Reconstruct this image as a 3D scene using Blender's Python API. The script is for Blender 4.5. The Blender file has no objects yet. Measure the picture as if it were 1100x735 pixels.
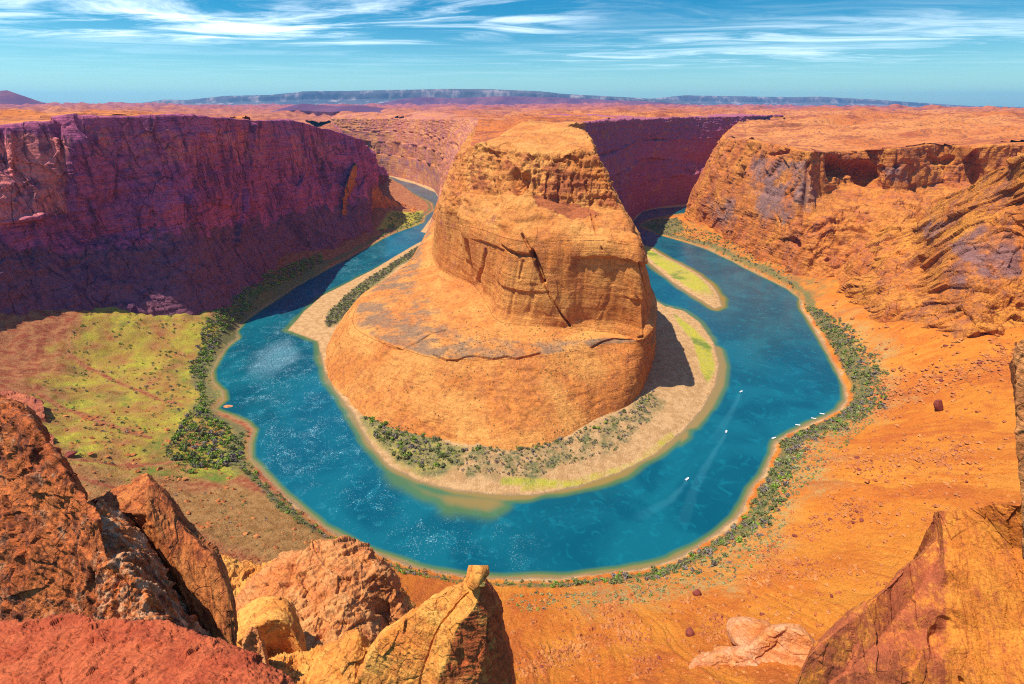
import bpy, math, random
import numpy as np
from mathutils import Vector
random.seed(7)
rng = np.random.default_rng(11)
R = math.radians
C = bpy.context.scene.collection
scene = bpy.context.scene

# ------------------------------------------------------------------ camera, sky, sun, exposure
H = 300.0                      # eye height above the river, metres
F = 540.0                      # focal length in pixels of an 1100 px wide frame
PITCH = R(25.33)
cam_d = bpy.data.cameras.new("camera")
cam = bpy.data.objects.new("camera", cam_d)
C.objects.link(cam)
cam.location = (0, 0, H)
cam.rotation_euler = (R(90) - PITCH, 0, 0)
cam_d.sensor_width = 36.0
cam_d.lens = 36.0 * F / 1100.0
cam_d.clip_start = 0.1
cam_d.clip_end = 120000.0
scene.camera = cam

SUN_AZ, SUN_EL = R(-88), R(64)   # azimuth measured from the view direction (+Y), negative = left
scene.view_settings.view_transform = 'Standard'
scene.view_settings.look = 'None'
scene.view_settings.gamma = 1
scene.view_settings.exposure = 0.54
scene.view_settings.use_curve_mapping = False
scene.render.engine = 'CYCLES'
scene.cycles.use_denoising = False
scene.cycles.max_bounces = 6
scene.cycles.diffuse_bounces = 3
scene.cycles.sample_clamp_indirect = 4.0
scene.cycles.pixel_filter_type = 'BLACKMAN_HARRIS'
scene.cycles.filter_width = 1.1

sl = bpy.data.lights.new("sun", 'SUN')
sl.energy = 4.9
sl.angle = R(0.5)
sl.color = (1.0, 0.93, 0.82)
so = bpy.data.objects.new("sun", sl)
C.objects.link(so)
sd_ = Vector((math.sin(SUN_AZ) * math.cos(SUN_EL), math.cos(SUN_AZ) * math.cos(SUN_EL), math.sin(SUN_EL)))
so.rotation_euler = sd_.to_track_quat('Z', 'Y').to_euler()
so.location = (0, 0, 900)


class NG:
    """small helper to write node graphs"""
    def __init__(s, tree):
        s.t = tree

    def n(s, typ, ins=None, **props):
        nd = s.t.nodes.new(typ)
        for k, v in props.items():
            setattr(nd, k, v)
        for k, v in (ins or {}).items():
            s.set(nd.inputs[k], v)
        return nd

    def set(s, sock, v):
        if isinstance(v, bpy.types.NodeSocket):
            s.t.links.new(v, sock)
        elif isinstance(v, bpy.types.Node):
            s.t.links.new(v.outputs[0], sock)
        else:
            if sock.type == 'RGBA' and len(v) == 3:
                v = (*v, 1)
            sock.default_value = v

    def math(s, op, a, b=0.0, c=None, clamp=False):
        nd = s.n('ShaderNodeMath', operation=op, use_clamp=clamp)
        s.set(nd.inputs[0], a)
        s.set(nd.inputs[1], b)
        if c is not None:
            s.set(nd.inputs[2], c)
        return nd.outputs[0]

    def vmul(s, v, k):
        nd = s.n('ShaderNodeVectorMath', operation='MULTIPLY')
        s.set(nd.inputs[0], v)
        nd.inputs[1].default_value = k
        return nd.outputs[0]

    def vadd(s, a, b):
        nd = s.n('ShaderNodeVectorMath', operation='ADD')
        s.set(nd.inputs[0], a)
        s.set(nd.inputs[1], b)
        return nd.outputs[0]

    def noise(s, vec, scale, detail=4.0, rough=0.55, dist=0.0):
        nd = s.n('ShaderNodeTexNoise', {'Vector': vec, 'Scale': scale, 'Detail': detail, 'Roughness': rough, 'Distortion': dist})
        return nd.outputs[0]

    def ramp(s, fac, lo, hi, a=0.0, b=1.0):
        nd = s.n('ShaderNodeMapRange', {'Value': fac, 'From Min': lo, 'From Max': hi, 'To Min': a, 'To Max': b})
        nd.interpolation_type = 'SMOOTHSTEP'
        return nd.outputs[0]

    def mix(s, f, a, b, blend='MIX'):
        nd = s.n('ShaderNodeMix', data_type='RGBA', blend_type=blend)
        nd.clamp_factor = True
        s.set(nd.inputs[0], f)
        s.set(nd.inputs[6], a)
        s.set(nd.inputs[7], b)
        return nd.outputs[2]


world = bpy.data.worlds.new("World")
scene.world = world
world.use_nodes = True
wt = world.node_tree
wt.nodes.clear()
g = NG(wt)
sky = g.n('ShaderNodeTexSky')
sky.sky_type = 'NISHITA'
sky.sun_disc = False
sky.sun_elevation = SUN_EL
sky.sun_rotation = SUN_AZ
sky.air_density = 1.0
sky.dust_density = 0.4
sky.ozone_density = 2.0
tc = g.n('ShaderNodeTexCoord')
sep = g.n('ShaderNodeSeparateXYZ', {0: tc.outputs['Generated']})
zz = g.math('MAXIMUM', sep.outputs[2], 0.012)
cx = g.math('DIVIDE', sep.outputs[0], zz)
cy = g.math('DIVIDE', sep.outputs[1], zz)
comb = g.n('ShaderNodeCombineXYZ', {0: cx, 1: cy, 2: 0.0})
wv = g.n('ShaderNodeVectorMath', operation='ADD')
wn = g.n('ShaderNodeTexNoise', {'Vector': comb.outputs[0], 'Scale': 0.35, 'Detail': 3.0})
g.set(wv.inputs[0], comb.outputs[0])
g.set(wv.inputs[1], g.vmul(wn.outputs[1], (2.2, 1.2, 0)))
rot = g.n('ShaderNodeMapping', {'Vector': wv.outputs[0], 'Rotation': (0, 0, R(-14)), 'Scale': (0.28, 0.62, 1.0)})
cl1 = g.noise(rot.outputs[0], 1.0, 10.0, 0.64, 1.1)
cl2 = g.noise(g.vmul(wv.outputs[0], (0.22, 0.30, 1)), 1.0, 4.0, 0.5)


def veil(x0, y0, rx, ry):
    dx = g.math('MULTIPLY', g.math('SUBTRACT', cx, x0), 1 / rx); dy = g.math('MULTIPLY', g.math('SUBTRACT', cy, y0), 1 / ry)
    return g.ramp(g.math('ADD', g.math('MULTIPLY', dx, dx), g.math('MULTIPLY', dy, dy)), 1.3, 0.0)


bank = g.math('MAXIMUM', veil(-3.6, 8.0, 5.2, 3.4), g.math('MULTIPLY', veil(5.5, 12.0, 6.5, 6.5), 0.42))
bank = g.math('MAXIMUM', bank, 0.10)
cld = g.math('MULTIPLY', g.ramp(g.math('ADD', cl1, g.math('MULTIPLY', g.math('SUBTRACT', cl2, 0.5), 0.5)), 0.40, 0.72), bank)
cld = g.math('MULTIPLY', cld, g.ramp(sep.outputs[2], 0.02, 0.07))
tint = g.mix(g.ramp(sep.outputs[2], 0.0, 0.15), (0.48, 0.78, 0.86), (0.055, 0.40, 0.57))
tint = g.mix(g.ramp(sep.outputs[2], 0.2, 0.5), tint, (0.50, 0.82, 1.25))
skyc = g.mix(1.0, sky.outputs[0], tint, 'MULTIPLY')
skyc = g.mix(cld, skyc, (10.0, 11.0, 11.4))
bg = g.n('ShaderNodeBackground', {'Color': skyc, 'Strength': 0.125})
wo = g.n('ShaderNodeOutputWorld', {'Surface': bg.outputs[0]})

# ------------------------------------------------------------------ numeric helpers
sp, cp = math.sin(PITCH), math.cos(PITCH)


def P(u, v, z=0.0):
    """point at height z seen at frame coordinates (u, v) from the overlook"""
    a, b = (u - 550) / F, (v - 367.5) / F
    t = (H - z) / (sp + b * cp)
    return (t * a, t * (cp - b * sp), z)


def Q(u, v, Y):
    """point at forward distance Y"""
    a, b = (u - 550) / F, (v - 367.5) / F
    t = Y / (cp - b * sp)
    return (t * a, Y, H - t * (sp + b * cp))


def proj(p):
    p = np.asarray(p, float)
    x, y, z = p[..., 0], p[..., 1], p[..., 2] - H
    d = np.maximum(y * cp - z * sp, 0.5)
    return np.stack([550 + F * x / d, 367.5 - F * (y * sp + z * cp) / d], -1)


_perm = np.random.default_rng(5).permutation(256).astype(np.int32)
_perm = np.concatenate([_perm, _perm, _perm])
_gr = np.random.default_rng(6).normal(size=(256, 3)).astype(np.float32)
_gr /= np.linalg.norm(_gr, axis=1, keepdims=True)


def perlin(x, y, z):
    x = np.asarray(x, np.float32); y = np.asarray(y, np.float32); z = np.asarray(z, np.float32)
    x, y, z = np.broadcast_arrays(x, y, z)
    xi, yi, zi = np.floor(x), np.floor(y), np.floor(z)
    xf, yf, zf = x - xi, y - yi, z - zi
    xi = xi.astype(np.int32) & 255; yi = yi.astype(np.int32) & 255; zi = zi.astype(np.int32) & 255
    u = xf * xf * xf * (xf * (xf * 6 - 15) + 10)
    v = yf * yf * yf * (yf * (yf * 6 - 15) + 10)
    w = zf * zf * zf * (zf * (zf * 6 - 15) + 10)
    out = 0
    for dx in (0, 1):
        a = _perm[xi + dx]
        wx = u if dx else 1 - u
        for dy in (0, 1):
            b = _perm[a + yi + dy]
            wxy = wx * (v if dy else 1 - v)
            for dz in (0, 1):
                gg = _gr[_perm[b + zi + dz]]
                d = gg[..., 0] * (xf - dx) + gg[..., 1] * (yf - dy) + gg[..., 2] * (zf - dz)
                out = out + wxy * (w if dz else 1 - w) * d
    return out * 1.5


def fbm(p, sx, sy=None, sz=None, oct=4, gain=0.5, seed=0.0, ridged=False):
    sy = sx if sy is None else sy
    sz = sx if sz is None else sz
    a, f, tot, o = 1.0, 1.0, 0.0, 0.0
    for k in range(oct):
        n = perlin(p[..., 0] * f / sx + seed + 17.3 * k, p[..., 1] * f / sy + 31.7 * k - seed, p[..., 2] * f / sz + 5.1 * k + seed * .7)
        if ridged:
            n = 1 - 2 * np.abs(n)
        o = o + a * n
        tot += a
        a *= gain
        f *= 2.03
    return o / tot


def sstep(x, a, b):
    t = np.clip((x - a) / (b - a), 0, 1)
    return t * t * (3 - 2 * t)


def poly_dist(xy, line):
    """distance of points to a polyline"""
    line = np.asarray(line, np.float32)[:, :2]
    best = np.full(xy.shape[:-1], 1e9, np.float32)
    for a, b in zip(line[:-1], line[1:]):
        ab = b - a
        L = float(ab @ ab) + 1e-9
        dx = xy[..., 0] - a[0]; dy = xy[..., 1] - a[1]
        t = np.clip((dx * ab[0] + dy * ab[1]) / L, 0, 1)
        d = (dx - t * ab[0]) ** 2 + (dy - t * ab[1]) ** 2
        np.minimum(best, d, out=best)
    return np.sqrt(best)


def poly_arc(xy, line):
    """arc length along a polyline at the nearest point"""
    line = np.asarray(line, np.float32)[:, :2]
    best = np.full(xy.shape[:-1], 1e12, np.float32); arc = np.zeros_like(best); s0 = 0.0
    for a, b in zip(line[:-1], line[1:]):
        ab = b - a
        L = float(ab @ ab) + 1e-9
        dx = xy[..., 0] - a[0]; dy = xy[..., 1] - a[1]
        t = np.clip((dx * ab[0] + dy * ab[1]) / L, 0, 1)
        d = (dx - t * ab[0]) ** 2 + (dy - t * ab[1]) ** 2
        m_ = d < best
        best = np.where(m_, d, best); arc = np.where(m_, s0 + t * math.sqrt(L), arc)
        s0 += math.sqrt(L)
    return arc


def inside(xy, poly):
    poly = np.asarray(poly, np.float32)[:, :2]
    c = np.zeros(xy.shape[:-1], bool)
    x, y = xy[..., 0], xy[..., 1]
    for a, b in zip(poly, np.roll(poly, -1, 0)):
        if a[1] == b[1]:
            continue
        c ^= ((a[1] > y) != (b[1] > y)) & (x < (b[0] - a[0]) * (y - a[1]) / (b[1] - a[1]) + a[0])
    return c


def sdist(xy, poly):
    """signed distance, positive inside"""
    pl = np.asarray(poly)[:, :2]
    d = poly_dist(xy, np.vstack([pl, pl[:1]]))
    return np.where(inside(xy, pl), d, -d)


def rbf_fit(pts):
    pts = np.asarray(pts, float)
    n = len(pts)
    xy = pts[:, :2] / 500
    K = np.linalg.norm(xy[:, None] - xy[None], axis=-1)
    A = np.zeros((n + 3, n + 3))
    A[:n, :n] = K - np.eye(n) * 0.004
    A[:n, n] = 1; A[n, :n] = 1
    A[:n, n + 1:] = xy; A[n + 1:, :n] = xy.T
    b = np.zeros(n + 3); b[:n] = pts[:, 2]
    w = np.linalg.solve(A, b)

    def f(p):
        sh = p.shape[:-1]
        q = p.reshape(-1, 2) / 500
        out = w[n] + q @ w[n + 1:]
        for k in range(n):
            out = out + w[k] * np.hypot(q[:, 0] - xy[k, 0], q[:, 1] - xy[k, 1])
        return out.reshape(sh)
    return f


def mesh_obj(name, V, faces, mat=None, parent=None, smooth=True, attrs=None, recentre=False):
    V = np.asarray(V, np.float32).reshape(-1, 3)
    me = bpy.data.meshes.new(name)
    loc = np.zeros(3)
    if recentre:
        loc = V.mean(0).astype(float); loc[2] = float(V[:, 2].min())
        V = V - loc.astype(np.float32)
    faces = np.asarray(faces, np.int32)
    nf, k = faces.shape
    me.vertices.add(len(V))
    me.vertices.foreach_set("co", V.ravel())
    me.loops.add(nf * k)
    me.loops.foreach_set("vertex_index", faces.ravel())
    me.polygons.add(nf)
    me.polygons.foreach_set("loop_start", np.arange(0, nf * k, k, dtype=np.int32))
    me.polygons.foreach_set("use_smooth", np.full(nf, smooth, bool))
    for an, av in (attrs or {}).items():
        av = np.asarray(av, np.float32)
        if av.ndim == 1:
            at = me.attributes.new(an, 'FLOAT', 'POINT')
            at.data.foreach_set("value", av)
        else:
            at = me.attributes.new(an, 'FLOAT_VECTOR', 'POINT')
            at.data.foreach_set("vector", av.ravel())
    me.update(calc_edges=True)
    me.validate()
    o = bpy.data.objects.new(name, me)
    o.location = loc
    C.objects.link(o)
    if mat:
        me.materials.append(mat)
    if parent:
        o.parent = parent
    return o


def tag(o, label=None, cat=None, group=None, kind=None):
    if label: o['label'] = label
    if cat: o['category'] = cat
    if group: o['group'] = group
    if kind: o['kind'] = kind
    return o


def grid_faces(nv, nu, keep=None):
    i = np.arange(nv * nu).reshape(nv, nu)
    f = np.stack([i[:-1, :-1], i[:-1, 1:], i[1:, 1:], i[1:, :-1]], -1)
    if keep is not None:
        k = keep[:-1, :-1] & keep[:-1, 1:] & keep[1:, 1:] & keep[1:, :-1]
        f = f[k]
    return f.reshape(-1, 4)


def compact(V, faces, attrs):
    used = np.zeros(len(V), bool); used[faces.ravel()] = True
    idx = np.cumsum(used) - 1
    return V[used], idx[faces], {k: v[used] for k, v in attrs.items()}


def cubic(pts, t):
    """Catmull-Rom through rows of points; pts (S, k), t in [0, S-1]"""
    S = len(pts)
    i = np.clip(np.floor(t).astype(int), 0, S - 2)
    f = (t - i)[:, None]
    p0 = pts[np.clip(i - 1, 0, S - 1)]; p1 = pts[i]; p2 = pts[i + 1]; p3 = pts[np.clip(i + 2, 0, S - 1)]
    m1 = (p2 - p0) * .5; m2 = (p3 - p1) * .5
    # limit tangents so that short spans next to long ones do not overshoot
    L = np.linalg.norm(p2 - p1, axis=1, keepdims=True)
    for m in (m1, m2):
        ln = np.linalg.norm(m, axis=1, keepdims=True) + 1e-9
        m *= np.minimum(1, 1.3 * L / ln)
    return ((2 * f ** 3 - 3 * f ** 2 + 1) * p1 + (f ** 3 - 2 * f ** 2 + f) * m1 + (-2 * f ** 3 + 3 * f ** 2) * p2 + (f ** 3 - f ** 2) * m2)


def loft(rows, step=0.9, umax=1100, vmax=220, lin=False, floor=0.12):
    """surface through rows of stations; sampled about one vertex per `step` pixels of the photograph"""
    rows = [np.asarray(r, float) for r in rows]
    S = len(rows[0])
    tt = np.linspace(0, S - 1, 60 * (S - 1) + 1)

    def ev(r, t):
        if lin:
            return np.stack([np.interp(t, np.arange(S), r[:, k]) for k in range(3)], 1)
        return cubic(r, t)
    sp_ = 0
    for r in rows:
        c = proj(ev(r, tt))
        c = np.clip(c, [-250, -100], [1350, 900])
        l = np.linalg.norm(np.diff(c, axis=0), axis=1)
        sp_ = np.maximum(sp_, l)
    w3 = np.mean([np.linalg.norm(np.diff(ev(r, tt), axis=0), axis=1) for r in rows], 0)
    sp_ = sp_ + floor * w3 / max(w3.sum(), 1e-6) * 200
    cum = np.concatenate([[0], np.cumsum(sp_)])
    nu = int(np.clip(cum[-1] / step, 12, umax))
    t = np.interp(np.linspace(0, cum[-1], nu), cum, tt)
    E = [ev(r, t) for r in rows]
    out, par = [], []
    for k in range(len(E) - 1):
        d = np.clip(proj(E[k]), [-150, -80], [1250, 820]) - np.clip(proj(E[k + 1]), [-150, -80], [1250, 820])
        n = int(np.clip(np.percentile(np.linalg.norm(d, axis=1), 90) / step, 5, vmax))
        s = np.linspace(0, 1, n, endpoint=(k == len(E) - 2))[:, None, None]
        out.append(E[k][None] * (1 - s) + E[k + 1][None] * s)
        par.append(k + s[:, 0, 0])
    return np.concatenate(out), np.concatenate(par), t


def normals(G):
    du = np.gradient(G, axis=1); dv = np.gradient(G, axis=0)
    n = np.cross(du, dv)
    return n / (np.linalg.norm(n, axis=-1, keepdims=True) + 1e-9)


def blur(A, k, axis, it=1):
    for _ in range(it):
        pad = [(0, 0)] * A.ndim
        pad[axis] = (k, k)
        B = np.pad(A, pad, mode='edge')
        cs = np.cumsum(B, axis=axis)
        cs = np.concatenate([np.zeros_like(np.take(cs, [0], axis)), cs], axis)
        n = A.shape[axis]
        A = (np.take(cs, np.arange(2 * k + 1, 2 * k + 1 + n), axis) - np.take(cs, np.arange(0, n), axis)) / (2 * k + 1)
    return A


def soften(G, kv=3, ku=0):
    if kv: G = blur(G, kv, 0, 2)
    if ku: G = blur(G, ku, 1, 2)
    return G


def outward(G, ref=None, kb=6, hz=0.0):
    n = normals(G)
    n = blur(blur(n, kb, 0), kb, 1)
    if hz: n[..., 2] *= (1 - hz)
    n /= np.linalg.norm(n, axis=-1, keepdims=True) + 1e-9
    return n


def worley(p, s, seed=0):
    """F1, F2 of 3D cell noise"""
    q = p / s
    i0 = np.floor(q).astype(np.int64)
    f1 = np.full(p.shape[:-1], 9.0, np.float32); f2 = f1.copy()
    for dx in (-1, 0, 1):
        for dy in (-1, 0, 1):
            for dz in (-1, 0, 1):
                c = i0 + (dx, dy, dz)
                h = _perm[_perm[_perm[(c[..., 0] + seed) & 255] + (c[..., 1] & 255)] + (c[..., 2] & 255)]
                pt = c + _gr[h] * 0.45 + 0.5
                d = np.sqrt(((pt - q) ** 2).sum(-1)).astype(np.float32)
                f2 = np.minimum(f2, np.maximum(f1, d))
                f1 = np.minimum(f1, d)
    return f1, f2


def facet(p, s, seed=0):
    """broken rock: every cell carries its own tilted plane and its own set-back"""
    q = (p / s).astype(np.float32)
    i0 = np.floor(q).astype(np.int64)
    best = np.full(q.shape[:-1], 9.0, np.float32); val = np.zeros_like(best)
    for dx in (-1, 0, 1):
        for dy in (-1, 0, 1):
            for dz in (-1, 0, 1):
                c = i0 + (dx, dy, dz)
                h = _perm[_perm[_perm[(c[..., 0] + seed) & 255] + (c[..., 1] & 255)] + (c[..., 2] & 255)]
                o = q - (c + _gr[h] * 0.45 + 0.5)
                d = (o * o).sum(-1)
                v = (o * _gr[(h + 77) & 255]).sum(-1) + .55 * _gr[(h + 31) & 255][..., 0]
                m_ = d < best
                best = np.where(m_, d, best); val = np.where(m_, v, val)
    return val


def snap(G, pts):
    """surface points of G seen at the given frame points"""
    uv = proj(G).reshape(-1, 2); g_ = G.reshape(-1, 3); dist = np.linalg.norm(g_ - [0, 0, H], axis=1)
    out = []
    for p in pts:
        e = np.hypot(uv[:, 0] - p[0], uv[:, 1] - p[1])
        near = np.nonzero(e < max(1.5, e.min() * 1.3 + .3))[0]
        out.append(g_[near[np.argmin(dist[near])]])
    return out


def cliff_disp(p, A=6.0, S=1.0, strata=1.5, small=0.8, seed=0.0, crack=2.0):
    """metres of relief of a sandstone wall at points p: ribs, joints, ledges, roughness (S scales the features)"""
    q = p + np.stack([fbm(p, 45 * S, oct=2, seed=seed + 3)] * 3, -1) * 6 * S
    d = A * fbm(q, 60 * S, 60 * S, 220 * S, 3, seed=seed)
    d = d + crack * (-np.maximum(0, fbm(q, 26 * S, 26 * S, 150 * S, 2, seed=seed + 9, ridged=True) - 0.45) * 2.2)
    zw = p[..., 2] + 5 * S * fbm(p, 120 * S, oct=2, seed=seed + 21)
    lay = perlin(p[..., 0] / (170 * S), p[..., 1] / (170 * S), zw / (9 * S) + seed) + .6 * perlin(p[..., 0] / (80 * S) + 9, p[..., 1] / (80 * S), zw / (3.6 * S) + seed)
    d = d + strata * np.tanh(3 * lay)
    d = d + small * 1.6 * fbm(q, 9 * S, 9 * S, 14 * S, 4, seed=seed + 5)
    return d


# ------------------------------------------------------------------ materials
def new_mat(name):
    m = bpy.data.materials.new(name)
    m.use_nodes = True
    m.node_tree.nodes.clear()
    return m, NG(m.node_tree)


def finish(m, g, col, rough=0.9, bump=None, bstr=0.6, bdist=0.5, spec=0.15):
    b = g.n('ShaderNodeBsdfPrincipled', {'Base Color': col, 'Roughness': rough, 'Specular IOR Level': spec})
    if bump is not None:
        bn = g.n('ShaderNodeBump', {'Height': bump, 'Strength': bstr, 'Distance': bdist})
        g.set(b.inputs['Normal'], bn.outputs[0])
    g.n('ShaderNodeOutputMaterial', {'Surface': b.outputs[0]})
    return m


def rock_mat(name, light, mid, dark, varnish=None, vam=0.0, S=1.0, strata=0.5, mask=None, mask2=None, mask3=None, bstr=0.7, axis=None, fine=1.0, joint=0.6):
    """layered sandstone; S scales the pattern; mask / mask2: colours blended in by vertex masks; axis: bedding direction"""
    m, g = new_mat(name)
    geo = g.n('ShaderNodeNewGeometry')
    pos = geo.outputs['Position']
    warp = g.n('ShaderNodeTexNoise', {'Vector': pos, 'Scale': 0.02 / S, 'Detail': 3.0})
    wv = g.vadd(pos, g.vmul(warp.outputs[1], (14 * S, 14 * S, 9 * S)))
    n1 = g.noise(pos, 0.022 / S, 7, 0.62, 0.4)
    n1b = g.noise(pos, 0.13 / S, 6, 0.62)
    if axis is None:
        sv = g.vmul(wv, (0.012 / S, 0.012 / S, 0.22 / S))
    else:
        a_ = Vector(axis).normalized(); b_ = a_.cross(Vector((.3, .2, .9))).normalized(); c_ = a_.cross(b_)
        cc = []
        for vec, L_ in ((a_, 70 * S), (b_, 4.5 * S), (c_, 4.5 * S)):
            cc.append(g.n('ShaderNodeVectorMath', {0: wv, 1: tuple(vec / L_)}, operation='DOT_PRODUCT').outputs['Value'])
        sv = g.n('ShaderNodeCombineXYZ', {0: cc[0], 1: cc[1], 2: cc[2]}).outputs[0]
    st = g.noise(sv, 1.0, 6, 0.65)
    vs = g.noise(g.vmul(wv, (0.16 / S, 0.16 / S, 0.012 / S)), 1.0, 4, 0.6)
    fn = g.noise(pos, 0.9 / S * fine, 5, 0.7)
    st2 = g.noise(g.vmul(wv, (0.03 / S, 0.03 / S, 0.85 / S)) if axis is None else g.vmul(sv, (1.5, 3.1, 3.1)), 1.0, 4, 0.6)
    jt = g.n('ShaderNodeTexVoronoi', {'Vector': g.vadd(g.vmul(pos, (0.040 / S, 0.040 / S, 0.017 / S)), g.vmul(warp.outputs[1], (1.1, 1.1, .6))), 'Scale': 1.0}, feature='DISTANCE_TO_EDGE').outputs['Distance']
    jt2 = g.n('ShaderNodeTexVoronoi', {'Vector': g.vadd(g.vmul(pos, (0.13 / S, 0.13 / S, 0.09 / S)), g.vmul(warp.outputs[1], (1.5, 1.5, .9))), 'Scale': 1.0}, feature='DISTANCE_TO_EDGE').outputs['Distance']
    jm = g.math('MAXIMUM', g.math('MULTIPLY', g.ramp(jt, 0.020, 0.004), g.ramp(n1b, 0.40, 0.55)), g.math('MULTIPLY', g.math('MULTIPLY', g.ramp(jt2, 0.035, 0.006), g.ramp(n1b, 0.50, 0.62)), 0.7))
    col = g.mix(g.ramp(n1, 0.36, 0.64), mid, light)
    col = g.mix(g.math('MULTIPLY', g.ramp(st2, 0.52, 0.64), min(0.75, strata + .12)), col, dark)
    col = g.mix(g.math('MULTIPLY', g.ramp(st, 0.50, 0.66), strata), col, dark)
    col = g.mix(g.math('MULTIPLY', g.ramp(n1b, 0.54, 0.72), 0.45), col, dark)
    if mask is not None:
        at = g.n('ShaderNodeAttribute', attribute_name='mask')
        mk = g.math('ADD', at.outputs['Fac'], g.math('MULTIPLY', g.math('SUBTRACT', n1b, 0.5), 1.4))
        col = g.mix(g.ramp(mk, 0.22, 0.80), col, mask)
    if mask2 is not None:
        at = g.n('ShaderNodeAttribute', attribute_name='mask2')
        mk = g.math('ADD', at.outputs['Fac'], g.math('MULTIPLY', g.math('SUBTRACT', n1b, 0.5), 1.0))
        col = g.mix(g.ramp(mk, 0.38, 0.62), col, mask2)
    if mask3 is not None:
        at = g.n('ShaderNodeAttribute', attribute_name='mask3')
        mk = g.math('ADD', at.outputs['Fac'], g.math('MULTIPLY', g.math('SUBTRACT', n1b, 0.5), 1.0))
        col = g.mix(g.ramp(mk, 0.25, 0.8), col, mask3)
    if varnish is not None:
        vm = g.math('MULTIPLY', g.ramp(vs, 0.46, 0.62), g.ramp(n1, 0.62, 0.42))
        col = g.mix(g.math('MULTIPLY', vm, vam), col, varnish)
    jm = g.math('MULTIPLY', jm, joint)
    col = g.mix(jm, col, tuple(c * .30 for c in dark))
    mo = g.noise(pos, 0.30 / S, 6, 0.7)
    spk = g.math('MULTIPLY', g.ramp(fn, 0.25, 0.75, 0.70, 1.24), g.ramp(mo, 0.34, 0.64, 0.78, 1.12))
    col = g.mix(1.0, col, g.n('ShaderNodeCombineColor', {0: spk, 1: spk, 2: spk}).outputs[0], 'MULTIPLY')
    bh = g.math('MULTIPLY', n1b, 1.6 * S)
    for h_, k_ in ((mo, 1.0), (st, 1.3), (st2, 0.7), (fn, 0.9), (jm, -1.5)):
        bh = g.math('ADD', bh, g.math('MULTIPLY', h_, k_ * S))
    return finish(m, g, col, 0.92, bh, min(1, bstr * 1.3), 1.0)

ORANGE = (0.56, 0.20, 0.035); TAN = (0.60, 0.30, 0.10); RUST = (0.30, 0.07, 0.025)
M = {}
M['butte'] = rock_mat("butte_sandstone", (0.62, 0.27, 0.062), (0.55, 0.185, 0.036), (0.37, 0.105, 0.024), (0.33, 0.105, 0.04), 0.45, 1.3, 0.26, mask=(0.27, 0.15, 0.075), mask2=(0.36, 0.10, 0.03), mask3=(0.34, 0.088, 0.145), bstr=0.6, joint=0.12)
M['shadewall'] = rock_mat("shade_purple_sandstone", (0.56, 0.125, 0.19), (0.45, 0.098, 0.19), (0.24, 0.055, 0.13), (0.11, 0.036, 0.085), 0.75, 1.6, 0.62, mask=(0.80, 0.22, 0.17), mask2=(0.24, 0.085, 0.11), bstr=0.9, joint=0.55)  # purple cast of the shade is put into the rock colour
M['nosewall'] = rock_mat("orange_sandstone", (0.60, 0.215, 0.036), (0.52, 0.142, 0.026), (0.31, 0.075, 0.024), (0.24, 0.10, 0.085), 0.4, 1.3, 0.45, bstr=0.8, mask=(0.27, 0.135, 0.105), joint=0.4)
M['crossbed'] = rock_mat("crossbedded_sandstone", (0.64, 0.245, 0.036), (0.56, 0.165, 0.026), (0.28, 0.075, 0.03), (0.22, 0.085, 0.06), 0.6, 1.7, 0.55, bstr=0.9, axis=(-.10, -.80, .58), joint=0.3, mask=(0.27, 0.125, 0.10))
M['crag'] = rock_mat("dark_red_sandstone", (0.56, 0.155, 0.036), (0.46, 0.105, 0.024), (0.13, 0.03, 0.018), (0.045, 0.02, 0.016), 0.75, 0.12, 0.55, bstr=0.6, mask=(0.66, 0.34, 0.16), axis=(.15, .35, -.9))
M['slab'] = rock_mat("rust_sandstone", (0.58, 0.20, 0.05), (0.45, 0.115, 0.03), (0.22, 0.05, 0.02), (0.10, 0.03, 0.02), 0.5, 0.12, 0.6, bstr=0.6, axis=(.35, -.55, -.75))
M['ledge'] = rock_mat("red_ledge_stone", (0.46, 0.105, 0.036), (0.36, 0.066, 0.024), (0.18, 0.028, 0.012), None, 0, 0.012, 0.25, bstr=0.35)
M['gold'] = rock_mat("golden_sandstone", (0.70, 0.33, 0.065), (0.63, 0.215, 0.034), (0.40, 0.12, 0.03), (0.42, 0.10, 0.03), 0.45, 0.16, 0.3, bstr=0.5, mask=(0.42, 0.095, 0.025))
M['pink'] = rock_mat("pink_sandstone", (0.62, 0.27, 0.085), (0.56, 0.18, 0.042), (0.36, 0.10, 0.03), (0.44, 0.13, 0.06), 0.4, 0.18, 0.4, bstr=0.5)
M['rslab'] = rock_mat("banded_orange_sandstone", (0.66, 0.25, 0.034), (0.58, 0.175, 0.024), (0.42, 0.105, 0.026), (0.30, 0.085, 0.05), 0.2, 0.16, 0.55, bstr=0.5, mask=(0.37, 0.092, 0.034), axis=(.02, .66, .75), joint=0.3)
M['crossleft'] = rock_mat("rust_shelf_stone", (0.50, 0.15, 0.06), (0.40, 0.10, 0.045), (0.22, 0.05, 0.035), (0.12, 0.04, 0.05), 0.5, 0.6, 0.5, bstr=0.6)
M['scree'] = rock_mat("scree_stone", (0.55, 0.21, 0.055), (0.42, 0.12, 0.03), (0.22, 0.06, 0.03), None, 0, 0.3, 0.3, bstr=0.3)
M['pale'] = rock_mat("pale_sandstone", (0.64, 0.33, 0.16), (0.58, 0.205, 0.05), (0.46, 0.12, 0.03), None, 0, 0.5, 0.6, bstr=0.5, joint=0.1)
M['boulder'] = rock_mat("boulder_stone", (0.50, 0.19, 0.06), (0.38, 0.11, 0.035), (0.20, 0.05, 0.03), None, 0, 0.15, 0.3, bstr=0.5)
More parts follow.
